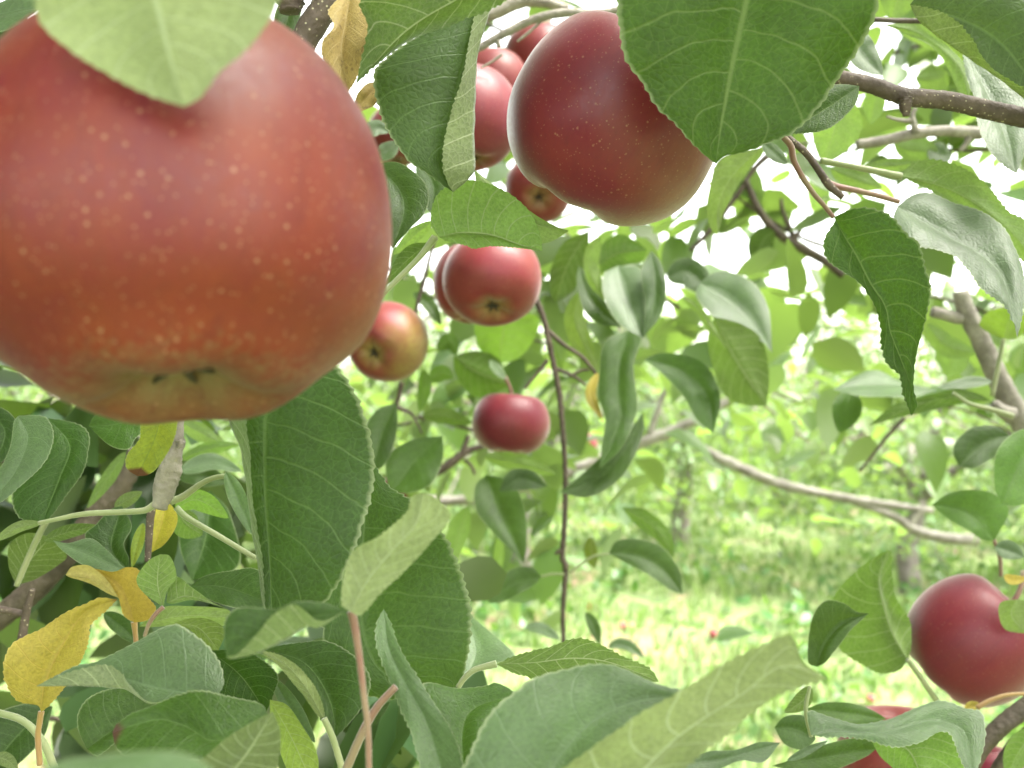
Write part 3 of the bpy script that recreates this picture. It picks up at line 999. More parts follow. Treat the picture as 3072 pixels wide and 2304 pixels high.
LB('blurred leafy branch drooping behind the dark hanging twig', 'F', [(900, 900), (1020, 930), (1150, 1000), (1260, 1060)], 1.6, [10, 5], 50, .10, seed=17)
LB('blurred leafy branch over the middle of the pale sloping limb', 'F', [(1500, 760), (1600, 800), (1700, 860), (1800, 880)], 2.2, [8, 4], 46, .13, seed=18)
LB('far blurred leafy branch screening the orchard right of the ribbon leaf', 'F', [(1380, 700), (1520, 760), (1680, 900), (1780, 980)], 3.2, [8, 4], 90, .22, seed=21)
LB('far blurred leafy branch screening the orchard right of the middle', 'F', [(2300, 780), (2080, 850), (1900, 930), (1780, 960)], 3.6, [8, 4], 100, .24, seed=22)
LB('far blurred leafy branch behind the round red apple and the level limb', 'F', [(820, 800), (980, 860), (1150, 900), (1330, 960)], 3.0, [8, 4], 80, .20, seed=23)
LB('blurred leafy branch filling the gaps round the pair of touching apples', 'F', [(830, 380), (1000, 470), (1200, 520), (1420, 560)], 1.7, [10, 5], 46, .10, seed=25)
LB('far blurred leafy branch high behind the grey brown twig', 'F', [(2250, 120), (2000, 220), (1780, 300), (1600, 330)], 2.0, [10, 5], 60, .14, seed=26)

# ------------------------------------------------------------------ branches
branch('pale_limb', 'thick pale limb lying level behind the small red apple', 'F', [(560, 1190), (740, 1120), (900, 1088), (1020, 1077), (1200, 1030), (1390, 955), (1480, 918), (1600, 850)],
       2.1, [28, 26, 22, 25, 26, 18], M_LIMB, jitter=.12, group='pale limbs over the grass', twigs=[('F', [(1400, 950), (1430, 860), (1460, 800)], 2.1, [16, 10])])
branch('pale_limb', 'long pale limb sloping down to the right over the grass', 'F', [(1480, 945), (1545, 985), (1620, 1020), (1700, 1050), (1850, 1080), (2015, 1103)],
       2.0, [16, 23, 22, 19, 17, 13], M_LIMB, jitter=.12, group='pale limbs over the grass',
       twigs=[('F', [(1830, 1080), (1930, 1115), (1975, 1145), (2040, 1162), (2110, 1168)], 2.0, [12, 18, 24, 26]), ('F', [(1965, 1145), (1975, 1115), (2000, 1100)], 2.0, [18, 14])])
branch('branch', 'thick dark speckled twig crossing the upper right corner', 'c', [(820, 470), (1000, 520), (1200, 565), (1420, 640), (1700, 668), (2000, 735), (2300, 800)],
       .41, [100, 108, 112, 124, 122, 128, 135], M_BARK, knots=[('c', [(1420, 650), (1425, 710), (1430, 770)], .405, [90, 80, 40])], n_s=80)
branch('branch', 'grey brown twig ending bluntly below the speckled twig', 'c', [(1105, 962), (1300, 930), (1500, 885), (1700, 868), (1930, 885)], .66, [66, 70, 74, 70, 84], M_GREYBARK,
       twigs=[('c', [(1500, 880), (1470, 780), (1490, 720)], .655, [50, 40, 30]), ('c', [(1470, 800), (1400, 800), (1300, 775)], .655, [36, 24, 16]), ('c', [(1850, 900), (1830, 950), (1790, 1000)], .66, [56, 40, 26])])
branch('branch', 'thin brown shoot with red joints between the right hand leaves', 'c', [(560, 820), (640, 910), (760, 1010), (850, 1130), (920, 1230), (1010, 1310)], .425, [44, 46, 48, 46, 56, 40], M_BARK)
branch('branch', 'thick grey limb at the top edge above the second apple', 'b', [(960, 120), (1060, 95), (1250, 10), (1420, 20), (1560, 60)], .72, [70, 84, 90, 70, 60], M_GREYBARK)
branch('branch', 'pale sunlit twig rising to the right behind the second apple', 'b', [(900, 345), (980, 310), (1150, 215), (1340, 125), (1540, 85), (1750, 90), (1960, 50)], .62, [52, 54, 56, 60, 56, 48], M_GREYBARK,
       twigs=[('b', [(1380, 140), (1290, 220), (1220, 275)], .625, [22, 16]), ('b', [(1120, 360), (1050, 410), (980, 450)], .64, [20, 14])], knots=[('b', [(1090, 270), (1095, 290), (1100, 310)], .615, [36, 30])])
branch('branch', 'long bare twig hanging straight down in the middle of the picture', 'F', [(1155, 640), (1175, 690), (1190, 760), (1205, 830), (1215, 920), (1221, 1020), (1220, 1120), (1215, 1200), (1222, 1230), (1216, 1320), (1217, 1390)],
       .86, [12, 12, 13, 12, 11, 11, 11, 13, 10, 9], M_BARK, jitter=.11, n_s=110,
       twigs=[('e', [(1430, 650), (1530, 740), (1660, 830), (1745, 935)], .86, [32, 28, 24]), ('e', [(1480, 900), (1590, 945), (1680, 1010)], .86, [28, 24, 16]),
              ('e', [(1425, 840), (1350, 930), (1270, 1030)], .86, [30, 24, 20]), ('e', [(1560, 950), (1650, 910), (1700, 905)], .86, [22, 18])],
       knots=[('i', [(1085, 210), (1050, 225), (1030, 240)], .86, [40, 30, 20])])
branch('branch', 'forked brown twig below left of the small round apple', 'e', [(640, 1610), (760, 1540), (880, 1450), (1000, 1410)], 1.2, [56, 64, 56, 34], M_BARK,
       twigs=[('e', [(850, 1470), (880, 1390), (895, 1340)], 1.2, [40, 30]), ('e', [(870, 1500), (920, 1550), (940, 1600)], 1.2, [26, 20])])
branch('branch', 'thin dark twig hanging left of the pair of touching apples', 'e', [(680, 20), (640, 160), (600, 320), (560, 460), (545, 540)], .92, [22, 24, 28, 26, 22], M_BARK)
branch('branch', 'short dark twig under the two coloured apple', 'e', [(455, 985), (435, 1080), (425, 1150), (520, 1200), (590, 1330)], .93, [34, 30, 28, 16, 12], M_BARK)
branch('branch', 'dark old limb slanting up behind the yellow leaves at left', 'k', [(-60, 1850), (250, 1600), (520, 1320), (800, 960), (1000, 700), (1150, 430)], .60, [190, 200, 200, 210, 190, 170], M_OLDBARK, n_s=60)
branch('branch', 'grey wrinkled fruit spur under the biggest apple', 'k', [(1500, 60), (1480, 300), (1440, 480), (1380, 680), (1340, 830), (1320, 900)], .355, [60, 70, 110, 190, 190, 120], M_GREYBARK, jitter=.05,
       knots=[('k', [(1490, 330), (1500, 360), (1490, 400)], .35, [80, 70])])
branch('branch', 'thin dark speckled stick standing below the fruit spur', 'k', [(1260, 880), (1245, 1000), (1235, 1150), (1225, 1340)], .40, [70, 62, 58, 50], M_BARK)
branch('branch', 'grey forked twig at the left edge below the yellow leaves', 'g', [(215, 470), (180, 600), (155, 740), (135, 900)], .46, [40, 54, 58, 60], M_BARK,
       twigs=[('g', [(165, 640), (80, 620), (-70, 598)], .462, [44, 48, 50])])
branch('branch', 'blurred pale branch behind the yellow leaves', 'g', [(180, 660), (350, 610), (520, 520), (620, 470)], .95, [120, 150, 130, 100], M_LIMB)
branch('branch', 'dark speckled twig at the top edge beside the dried leaf', 'F', [(745, -60), (712, 0), (672, 60), (640, 120)], .36, [56, 60, 60, 54], M_BARK,
       knots=[('F', [(625, -25), (626, 8), (628, 26)], .37, [56, 60, 44])])
branch('branch', 'sawn off stub of a thick twig at the right edge', 'f', [(1790, 385), (1830, 520), (1920, 700), (2020, 920), (2120, 1120), (2260, 1350)], .78, [105, 120, 130, 140, 150, 170], M_GREYBARK,
       twigs=[('f', [(1800, 570), (1690, 540), (1600, 520)], .78, [80, 80, 74]), ('f', [(2140, 1210), (2070, 1180), (2010, 1130)], .76, [110, 90, 70])])
branch('branch', 'slim brown forked branch against the white sky at right', 'c', [(360, 1190), (440, 1370), (530, 1500), (650, 1600), (760, 1660), (900, 1740), (1010, 1830)], 1.25, [44, 46, 56, 60, 64, 60, 50], M_BARK,
       twigs=[('c', [(370, 1210), (260, 1360), (130, 1530), (0, 1660)], 1.25, [36, 34, 36, 30]), ('c', [(340, 1240), (430, 1110), (540, 1010)], 1.25, [30, 40, 50]),
              ('c', [(700, 1620), (660, 1520), (610, 1400), (600, 1320)], 1.25, [50, 36, 22]), ('c', [(690, 1590), (740, 1500), (780, 1430)], 1.25, [40, 34, 24])])
branch('branch', 'slender pinkish shoot rising from the pale limb at right', 'f', [(1120, 1580), (1200, 1480), (1320, 1330), (1420, 1225)], 1.1, [18, 20, 26, 30], M_BARK)
branch('branch', 'dark thick twig in the bottom right corner under the red apple', 'j', [(2300, 1200), (2150, 1310), (2040, 1400), (1930, 1530), (1870, 1640)], .52, [130, 120, 120, 110, 100], M_OLDBARK,
       twigs=[('j', [(2300, 1380), (2160, 1490), (2050, 1640), (2010, 1720)], .52, [80, 84, 80])])

# ------------------------------------------------------------------ apples
A_BIG = apple_material('big_apple_skin', red=(0.115, 0.006, 0.012), orange=(0.175, 0.030, 0.006), green=(0.165, 0.125, 0.060), calyx_green=.6, orange_amt=.75, seed=3.1, R=.042, bloom=.06, rough=.43, dots=.62)
A_RED = apple_material('red_apple_skin', red=(0.125, 0.005, 0.020), orange=(0.18, 0.020, 0.014), green=(0.22, 0.21, 0.07), calyx_green=.45, orange_amt=.45, seed=4.1, R=.039, bloom=.45, side=in_apple((-0.44, -0.85, -0.22), 0, (0.85, -0.55, 0.05)), side_amt=.22, dots=.45, rough=.38)
A_MID = apple_material('mid_apple_skin', red=(0.165, 0.011, 0.024), orange=(0.21, 0.040, 0.018), green=(0.25, 0.23, 0.07), calyx_green=.35, orange_amt=.5, seed=7.7, R=.037, bloom=.35, dots=.5, rough=.46)
A_TWO = apple_material('two_coloured_apple_skin', red=(0.20, 0.016, 0.028), orange=(0.21, 0.045, 0.022), green=(0.25, 0.22, 0.055), calyx_green=.5, orange_amt=.6, seed=2.2, R=.036, bloom=.3,
                       side=in_apple((-0.33, -0.38, 0.86), .4, (0.80, -0.25, 0.4)), side_amt=.75, dots=.5, rough=.45)
A_DARK = apple_material('dark_apple_skin', red=(0.135, 0.006, 0.024), orange=(0.18, 0.024, 0.016), green=(0.22, 0.21, 0.07), calyx_green=.3, orange_amt=.35, seed=9.4, R=.038, bloom=.4, dots=.35, rough=.45)
apple('biggest apple, orange red with pale dots, filling the upper left', 'F', 386, 483, .207, 457, (0.10, -0.955, 0.29), A_BIG, squash=1.02, basin=1.4, full=.006, lobes=.012, det=1)
apple('dark red apple partly covered by the large green leaf at upper right', 'F', 1326, 264, .378, 228, (-0.44, -0.85, -0.22), A_RED, squash=1.0, full=.02)
apple('shaded apple half hidden by the folded leaf beside the upper right apple', 'F', 1006, 258, .67, 117, (0.1, -0.95, 0.2), A_DARK)
apple('apple peeping out above the shaded apple under the pale sunlit twig', 'F', 1062, 188, .96, 82, (0.1, -0.95, 0.1), A_MID)
apple('pink apple just visible in the gap left of the second apple top', 'F', 1166, 128, 1.02, 76, (0.1, -0.95, 0.1), A_MID)
apple('apple showing its open calyx below the second apple', 'F', 1164, 408, 1.0, 74, (-0.02, -0.48, 0.88), A_MID)
apple('front apple of the pair hanging under the bright green leaf', 'e', 1055, 310, .76, 325, (0.02, -0.80, 0.58), A_MID, squash=.93)
apple('rear apple of the touching pair, mostly hidden by the front one', 'e', 925, 335, .88, 268, (0.0, -0.95, 0.25), A_MID, spin=1.0, squash=1.05)
apple('half red half yellow green apple whose calyx faces the viewer', 'e', 358, 722, .88, 268, (-0.33, -0.38, 0.86), A_TWO, spin=.4, squash=.98)
apple('small round red apple hanging alone beside the hanging twig', 'e', 1180, 1262, .94, 256, (-0.08, -0.97, 0.10), A_DARK, squash=.88, spin=2.0)
apple('tiny pink apple far behind the long ribbon shaped leaf', 'e', 1665, 1400, 2.4, 88, (0, -1, 0.1), A_MID, det=0)
apple('wine red apple resting among leaves at the right edge', 'j', 1875, 815, .60, 425, (-0.66, -0.72, -0.22), A_DARK, squash=1.0, spin=.8)
apple('apple with a pink top behind the large grey green leaf at lower right', 'j', 1375, 1610, .68, 385, (0.0, -0.95, 0.1), A_MID, spin=2.5, stem=False)
apple('apple almost hidden between the bottom right leaf and the dark twig', 'j', 1985, 1720, .74, 220, (0.0, -0.95, 0.1), A_DARK, spin=.3)
apple('red apple showing as a sliver behind the toothed dark leaf', 'F', 852, 1070, 1.7, 44, (0.0, -0.95, 0.1), A_DARK, det=0)
apple('distant red apple above the speckled twig at upper right', 'F', 2048, 192, 3.6, 22, (0.0, -0.95, 0.1), A_DARK, det=0)
apple('pink apple glimpsed through the gap right of the biggest apple', 'F', 858, 296, 1.3, 66, (0.0, -0.95, 0.1), A_MID, det=0)


def on_ground(x, y):
    """where the line of sight through pixel (x, y) of the full photograph meets the ground"""
    S = spx('F', [(x, y)])
    p = world_pts(S, np.array([1.0]))[0] - np.array([0, 0, CAM_Z])
    d = -CAM_Z / p[2]
    return d


for x, y, lab in ((1541, 1374, 'bright red fallen apple lying in the grass right of the hanging twig'), (1275, 1318, 'fallen apple in the grass left of the other fallen ones'),
                  (1345, 1358, 'orange fallen apple lying close right of the hanging twig'), (1880, 1515, 'fallen apple in the grass left of the wine red apple')):
    d = on_ground(x, y) * .985
    apple(lab, 'F', x, y - 4, d, 11, (0.5, -0.3, 0.6), A_MID, det=0, group='fallen apples in the grass')

# ------------------------------------------------------------------ leaves, each one by itself
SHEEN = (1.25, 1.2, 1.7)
PALE = (1.15, 1.12, 1.15)
DK = (0.8, 0.85, 0.8)
# --- top left
leaf('broad pale leaf underside drooping over the top of the biggest apple', 'a', .158, 'L', [(350, -560), (265, -250), (250, 0), (300, 180), (480, 340), (700, 480), (950, 612)],
     [(980, -760), (1000, -400), (1010, -100), (1060, 120), (1120, 360), (1220, 708)], [(1780, -560), (1860, -250), (1850, 0), (1745, 200), (1600, 360), (1450, 480), (1330, 640)], lean=-.1, cup=.15, tint=PALE, kind='o')
leaf('small whitish green leaf in the top left corner', 'a', .34, 'U', [(-200, 60), (0, 10), (150, -40), (250, 0)], [(-350, 130), (0, 90), (150, 60), (272, 55)], [(-200, 200), (0, 205), (150, 140)], tint=SHEEN, det=1)
leaf('dark green leaf low in the top left corner behind the biggest apple', 'a', .42, 'U', 70, [(-150, 260), (60, 200), (300, 150)], 70, tint=DK, det=1)
leaf('green leaf between the top leaf and the dark speckled twig', 'F', .47, 'U', [(600, 10), (590, 70)], [(655, -60), (628, 20), (598, 115)], [(652, 20), (630, 90)], det=1)
leaf('dried curled brown and tan leaf at the top beside the twig', 'F', .33, 'U', [(712, 20), (716, 60), (690, 92), (700, 130)], [(762, -30), (748, 40), (738, 110), (752, 198)], [(797, 40), (798, 100), (780, 150)], kind='d', cup=1.2, wave=.12)
leaf('small dried tan leaf scrap below the curled dried leaf', 'F', .35, 'U', 20, [(822, 180), (795, 208), (768, 246)], 22, kind='d', cup=.8, wave=.12, det=1)
leaf('broad green leaf at the top with its edge lying over the folded leaf', 'b', .30, 'L', [(900, -420), (500, -160), (195, 0), (232, 190)], [(1300, -260), (850, -20), (480, 210), (150, 560)], [(1130, 5), (860, 130), (540, 255), (280, 430)],
     lean=-.3, cup=.15, kind='g')
leaf('large folded leaf, dark green with a pale fuzzy rolled edge, beside the second apple', 'b', .345, 'U', [(540, 250), (310, 430), (272, 520), (290, 660), (340, 820), (405, 935), (520, 1075), (640, 1155), (730, 1225)],
     [(1010, 0), (930, 200), (850, 480), (790, 720), (740, 980), (735, 1130), (795, 1275)], [(1040, 60), (1005, 200), (962, 380), (940, 650), (935, 900), (945, 1105), (900, 1190)],
     roll=[(955, 60), (925, 200), (862, 460), (800, 700), (745, 950), (735, 1100), (760, 1210)], lean=.25, cup=.2)
leaf('white fuzzy pointed leaf tip sticking out below the folded leaf', 'b', .40, 'L', [(1080, 1235), (1290, 1395), (1480, 1500)], [(930, 1120), (1150, 1360), (1350, 1490), (1566, 1532)], [(1000, 1380), (1250, 1590), (1420, 1612)], tint=(1.5, 1.5, 1.6), lean=.3, det=1)
leaf('bright green back lit leaf shading the pair of apples', 'b', .375, 'L', [(655, 1500), (652, 1400), (695, 1295), (800, 1215), (900, 1195), (1080, 1240), (1240, 1340), (1325, 1450), (1372, 1560)],
     [(700, 1572), (850, 1545), (1050, 1562), (1220, 1620), (1388, 1665)], [(760, 1600), (880, 1625), (930, 1645), (1050, 1625), (1230, 1645)], kind='f', tint=(.75, .85, .6),
     pet=('F', [(822, 640), (850, 612), (905, 557), (940, 512)], .385, [11, 12, 13, 17]), lean=-.5, cup=.4)
leaf('dark green leaf right of the biggest apple behind its edge', 'b', .43, 'U', [(280, 1250), (300, 1420), (340, 1560)], [(250, 1090), (420, 1230), (470, 1400), (392, 1650)], [(430, 1080), (590, 1190), (634, 1300), (600, 1420), (520, 1510)], det=1)
leaf('small dark leaf tucked behind the tip of the folded leaf', 'b', .5, 'U', 75, [(560, 1080), (660, 1220), (650, 1420)], 85, tint=DK, det=1)
leaf('light green leaf sliver above the stalk of the back lit leaf', 'b', .46, 'L', 45, [(660, 1470), (540, 1560), (400, 1690)], 48, kind='f', det=1)
leaf('olive leaf lying along the stalk of the back lit leaf', 'e', .44, 'L', [(520, 70), (440, 130), (395, 210)], [(640, 60), (500, 170), (400, 270), (330, 352)], [(620, 120), (480, 250), (390, 320)], det=1, tint=(.6, .7, .5))
leaf('whitish small leaf showing right of the biggest apple', 'b', .6, 'U', 60, [(200, 900), (290, 850), (370, 880)], 50, tint=SHEEN, det=0)
leaf('dark small leaf showing right of the biggest apple', 'b', .62, 'U', 60, [(280, 1040), (360, 1000), (440, 940)], 60, tint=DK, det=0)
# --- upper right
leaf('large green veined leaf hanging over the upper right apple', 'F', .315, 'U', [(1520, -170), (1400, -120), (1345, -50), (1338, 0), (1341, 60), (1351, 125), (1385, 175), (1420, 232), (1460, 268), (1500, 312), (1535, 345)],
     [(1655, -200), (1628, -80), (1612, 0), (1590, 100), (1572, 190), (1556, 280), (1547, 354)], [(1800, -170), (1890, -90), (1896, 0), (1882, 50), (1850, 112), (1802, 180), (1770, 226), (1715, 282), (1650, 312), (1600, 330), (1565, 338)],
     lean=.05, leanx=-.15, cup=.15, tint=(1.25, 1.3, .9), kind='g')
leaf('dark toothed leaf behind the large veined leaf under the speckled twig', 'c', .375, 'U', [(1090, 690), (960, 825), (820, 872)], [(1120, 570), (930, 700), (750, 810), (612, 893)], [(960, 560), (800, 620), (680, 760)], tint=(1.0, 1.1, .6), kind='g')
leaf('pale leaf at the top edge right of the large veined leaf', 'c', .7, 'L', 120, [(1380, -160), (1370, 0), (1330, 140)], 120, det=1, kind='f')
leaf('grey green leaf edge behind the large veined leaf', 'c', .5, 'U', 110, [(1060, 180), (1130, 350), (1270, 500)], 90, tint=SHEEN, det=1)
leaf('narrow light green leaf hanging from the thin dark stalk at upper right', 'c', .52, 'L', [(1380, 155), (1490, 150), (1640, 240), (1800, 390), (1872, 520)], [(1270, 160), (1500, 215), (1690, 350), (1800, 480), (1845, 640)], [(1400, 215), (1610, 322), (1715, 470), (1785, 620)],
     kind='f', pet=('c', [(1560, 140), (1400, 138), (1200, 130)], .5, [36, 34, 34]), petmat=M_OLDBARK, det=1, lean=-.1)
leaf('big dark leaf with an olive rolled edge in the top right corner', 'c', .40, 'U', [(1600, -110), (1950, -150), (2350, 0), (2480, 350)], [(1455, 30), (1800, 130), (2080, 310), (2420, 760)],
     [(1500, 120), (1600, 215), (1700, 292), (1865, 408), (2060, 532), (2300, 720)], roll=[(1540, 50), (1710, 112), (1855, 252), (1955, 392), (2110, 520), (2330, 665)], lean=.2, cup=.2)
leaf('leaf pale with sky sheen hanging behind the speckled twig at the right edge', 'c', .46, 'U', [(1840, 520), (1880, 650), (1892, 780), (1932, 900), (2000, 1010), (2090, 1100)], [(1800, 330), (1960, 600), (2070, 850), (2162, 1152)], [(2050, 400), (2250, 650), (2250, 900), (2195, 1060)], tint=SHEEN, lean=.9)
leaf('long bright green leaf arching at the right with a straight stalk', 'c', .47, 'L', [(1480, 1082), (1620, 1066), (1800, 1120), (1960, 1240), (2110, 1402), (2250, 1480), (2360, 1680)], [(1395, 1170), (1700, 1250), (1950, 1390), (2150, 1560), (2360, 1850)],
     [(1520, 1225), (1650, 1292), (1850, 1420), (2050, 1580), (2220, 1740)], kind='f', pet=('c', [(860, 1065), (1000, 1090), (1200, 1130), (1400, 1172)], .44, [44, 40, 44, 50]), petmat=M_STALK, lean=-.25)
leaf('silvery puckered leaf shining at the right below the arching leaf', 'c', .43, 'U', [(1352, 1450), (1420, 1580), (1530, 1642), (1740, 1698), (1850, 1790), (1945, 1910), (2080, 2020), (2145, 2150)], [(1370, 1370), (1560, 1480), (1740, 1590), (1920, 1690), (2080, 1860), (2166, 2240)],
     [(1480, 1290), (1600, 1278), (1760, 1350), (1900, 1400), (2060, 1510), (2150, 1650), (2205, 1800), (2212, 1950), (2195, 2110)], tint=(1.5, 1.45, 2.0), lean=1.3,
     pet=('c', [(890, 1200), (960, 1235), (1100, 1265), (1250, 1300), (1385, 1340)], .435, [46, 44, 38, 36, 34]), petmat=M_REDSTALK)
leaf('dark green twisted leaf hanging point down at the right', 'f', .385, 'U', [(960, -80), (912, 0), (884, 90), (920, 190), (1050, 290), (1150, 370), (1235, 500), (1272, 640), (1280, 760), (1310, 860), (1390, 945), (1410, 1060)],
     [(950, -108), (1020, 20), (1100, 150), (1190, 330), (1290, 490), (1325, 660), (1400, 850), (1455, 1010), (1465, 1212)],
     [(1080, -160), (1200, -160), (1330, -108), (1440, 22), (1500, 60), (1550, 230), (1584, 352), (1572, 500), (1530, 680), (1490, 850), (1476, 1030), (1498, 1140)], lean=.1, tint=(1.0, 1.1, .8),
     pet=('c', [(610, 905), (665, 970), (690, 1080), (790, 1250), (890, 1370), (950, 1445)], .415, [40, 44, 38, 36, 32, 30]), petmat=M_REDSTALK, kind='g')
leaf('light green back lit leaf below the dark toothed leaf at upper right', 'c', .6, 'L', 170, [(1000, 620), (960, 840), (880, 1080)], 160, kind='f', det=1)
leaf('light green leaf under the spur of the speckled twig', 'c', .75, 'L', 70, [(1250, 560), (1220, 700), (1195, 825)], 80, kind='f', det=1)
leaf('grey green hanging leaf right of the upper right apple', 'c', .6, 'L', [(200, 1050), (125, 1250), (105, 1400), (140, 1530)], [(475, 975), (290, 1150), (185, 1350), (180, 1560)], [(480, 1020), (330, 1200), (235, 1380), (200, 1490)], det=1, tint=PALE)
leaf('small dark leaf at the tip of the large veined leaf', 'c', .5, 'U', 50, [(480, 950), (560, 1020), (640, 1090)], 50, det=1, tint=DK)
leaf('small light leaf behind the stalk of the arching leaf', 'c', .56, 'L', 46, [(1480, 1085), (1330, 1100), (1150, 1105)], 50, kind='f', det=1)
leaf('pale leaf lying flat behind the two right hand stalks', 'c', .7, 'L', 85, [(930, 1120), (1100, 1190), (1270, 1250)], 75, det=1, kind='f')
leaf('light leaf behind the blunt grey twig', 'c', .85, 'L', 130, [(1350, 960), (1500, 1000), (1640, 1000)], 80, det=0, kind='f')
leaf('greyish leaf to the right of the blunt grey twig', 'c', .85, 'U', 80, [(1590, 960), (1660, 1030), (1740, 1020)], 70, det=0)
leaf('light leaf hanging behind the speckled twig right of its spur', 'c', .8, 'L', 110, [(1700, 480), (1620, 520), (1490, 520)], 100, det=0, kind='f')
leaf('blurred olive leaf against the white sky between forked twigs', 'c', 1.1, 'L', 80, [(550, 1530), (480, 1600), (420, 1760)], 90, det=0, tint=(.6, .7, .5))
# --- centre
leaf('olive leaf hanging left of the leaf with the pale edge', 'e', .9, 'L', [(1530, 60), (1440, 240), (1440, 380)], [(1700, -20), (1560, 200), (1470, 465)], [(1690, 140), (1640, 280), (1590, 390)], det=1, tint=(.75, .85, .6))
leaf('pale curved leaf edge in the middle of the centre cluster', 'e', .8, 'L', [(1700, 60), (1660, 180), (1690, 330)], [(1785, 10), (1690, 170), (1730, 330), (1802, 455)], [(1775, 110), (1765, 230), (1800, 380)], det=1, tint=(1.3, 1.35, 1.3))
leaf('dark green leaf sloping down at the left of the centre cluster', 'e', .82, 'U', [(1615, 320), (1660, 500), (1770, 600)], [(1630, 215), (1700, 430), (1915, 628)], [(1680, 270), (1790, 430), (1870, 550)], det=1)
leaf('green leaf at the top of the centre cluster', 'e', .86, 'L', [(1780, 80), (1890, 5), (2010, 50)], [(1765, 210), (1900, 130), (2085, 110)], [(1800, 250), (1930, 215), (2040, 190)], det=1, kind='f', tint=(.6, .7, .5))
leaf('bluish green broad leaf in the centre cluster', 'e', .79, 'U', [(1790, 280), (1800, 430), (1900, 600)], [(1890, 215), (1920, 360), (1985, 530), (2057, 698)], [(2040, 240), (2072, 420), (2078, 600)], det=1, tint=SHEEN, lean=.9)
leaf('dark leaf curling on the right of the bluish green leaf', 'e', .78, 'U', [(2040, 250), (2068, 430), (2065, 570)], [(2110, 112), (2135, 300), (2125, 480), (2058, 692)], [(2175, 200), (2212, 370), (2172, 540)], det=1, tint=(1, 1.1, .9))
leaf('long ribbon shaped green leaf hanging in the middle', 'e', .8, 'U', [(1800, 720), (1770, 900), (1758, 1080), (1800, 1240), (1780, 1400)], [(1960, 640), (1900, 850), (1890, 1080), (1900, 1250), (1770, 1560)], [(2046, 700), (1992, 880), (2015, 1080), (2008, 1200), (1920, 1420)], det=1, tint=(1.05, 1.1, 1.0))
leaf('twisted green leaf with a pale edge below the ribbon shaped leaf', 'F', .79, 'U', [(1345, 945), (1300, 985), (1250, 1030)], [(1390, 890), (1355, 965), (1290, 1035), (1208, 1064)], [(1388, 940), (1345, 1030), (1275, 1072)], det=1)
leaf('narrow yellow leaf behind the ribbon shaped leaf', 'e', .84, 'U', 34, [(1755, 925), (1710, 1070), (1785, 1240)], 38, kind='y', det=1)
leaf('pale leaf hanging left of the ribbon shaped leaf', 'e', .95, 'L', 68, [(1630, 390), (1610, 600), (1755, 925)], 78, det=1, tint=PALE)
leaf('large bluish leaf right of the centre cluster', 'f', .82, 'U', [(40, 430), (190, 590), (440, 700)], [(60, 330), (250, 440), (400, 580), (540, 790)], [(150, 262), (260, 255), (420, 335), (512, 480), (535, 660)], det=1, tint=SHEEN, lean=.8)
leaf('large pale back lit leaf below the bluish leaf with a clear midrib', 'f', .8, 'L', [(112, 700), (150, 900), (230, 1075), (350, 1135)], [(155, 555), (300, 840), (505, 1145)], [(330, 600), (470, 700), (520, 900)], det=1, tint=(1.1, 1.2, .95))
leaf('pale narrow leaf crossing behind the large bluish leaf', 'f', .77, 'L', 30, [(-60, 420), (60, 520), (236, 765)], 34, det=1, tint=(1.3, 1.35, 1.25))
leaf('dark arched leaf pointing down right in the middle distance', 'F', .82, 'U', [(1430, 808), (1475, 852), (1502, 905)], [(1390, 776), (1480, 805), (1530, 862), (1541, 936)], [(1440, 762), (1522, 785), (1556, 860)], det=1, tint=(1.0, 1.1, 1.0))
leaf('small dark leaf right of the centre cluster', 'F', .95, 'U', 30, [(1440, 600), (1490, 588), (1540, 640)], 34, det=1, tint=DK)
leaf('upright dark green leaf left of the small round apple', 'e', .76, 'U', [(290, 1170), (213, 1300), (240, 1460)], [(420, 1125), (330, 1300), (248, 1596)], [(428, 1280), (392, 1430), (330, 1545)], det=1)
leaf('broad green leaf with a light top below left of the round apple', 'F', .76, 'U', [(890, 950), (838, 985), (836, 1040)], [(956, 942), (900, 990), (846, 1064)], [(957, 990), (936, 1042), (890, 1064)], det=1, tint=(1.2, 1.2, 1.2))
leaf('round light green leaf under the pair of apples', 'e', .98, 'L', [(955, 550), (945, 700), (1000, 800)], [(1150, 520), (1120, 700), (1095, 865)], [(1355, 550), (1335, 700), (1225, 830)], kind='f', det=1, tint=(1.0, 1.1, .7))
leaf('green leaf lying above the small round apple', 'e', .98, 'L', [(940, 780), (1085, 825), (1145, 920)], [(795, 815), (950, 920), (1175, 1010)], [(810, 935), (900, 1065), (1010, 1085)], kind='f', det=1, tint=(.65, .75, .5))
leaf('tiny grey white leaf above the small round apple', 'e', .93, 'U', 32, [(1035, 845), (1090, 905), (1145, 968)], 32, det=0, tint=(2.2, 2.2, 3.6), lean=1.2)
leaf('small dark leaf left of the rear apple of the pair', 'e', .92, 'U', 45, [(530, 395), (640, 475), (715, 612)], 45, det=0)
leaf('small green leaf right of the two coloured apple', 'e', 1.0, 'L', 55, [(690, 775), (770, 720), (815, 810)], 45, det=0, kind='f', tint=(.6, .7, .5))
leaf('round small green leaf between two small apples', 'e', 1.0, 'L', 60, [(640, 980), (720, 930), (800, 960)], 55, det=0, kind='f', tint=(.7, .8, .6))
leaf('small hanging leaf below the round small leaf', 'e', 1.0, 'L', 50, [(600, 900), (600, 1050), (570, 1185)], 45, det=0, kind='f', tint=(.7, .8, .6))
leaf('olive leaf left of the small round apple', 'e', 1.0, 'L', 55, [(590, 1205), (750, 1215), (930, 1260)], 55, det=0, tint=(.75, .85, .55))
leaf('light leaf hanging below the small round apple', 'e', 1.0, 'L', 70, [(1000, 1480), (1250, 1530), (1480, 1600)], 60, det=0, kind='f')
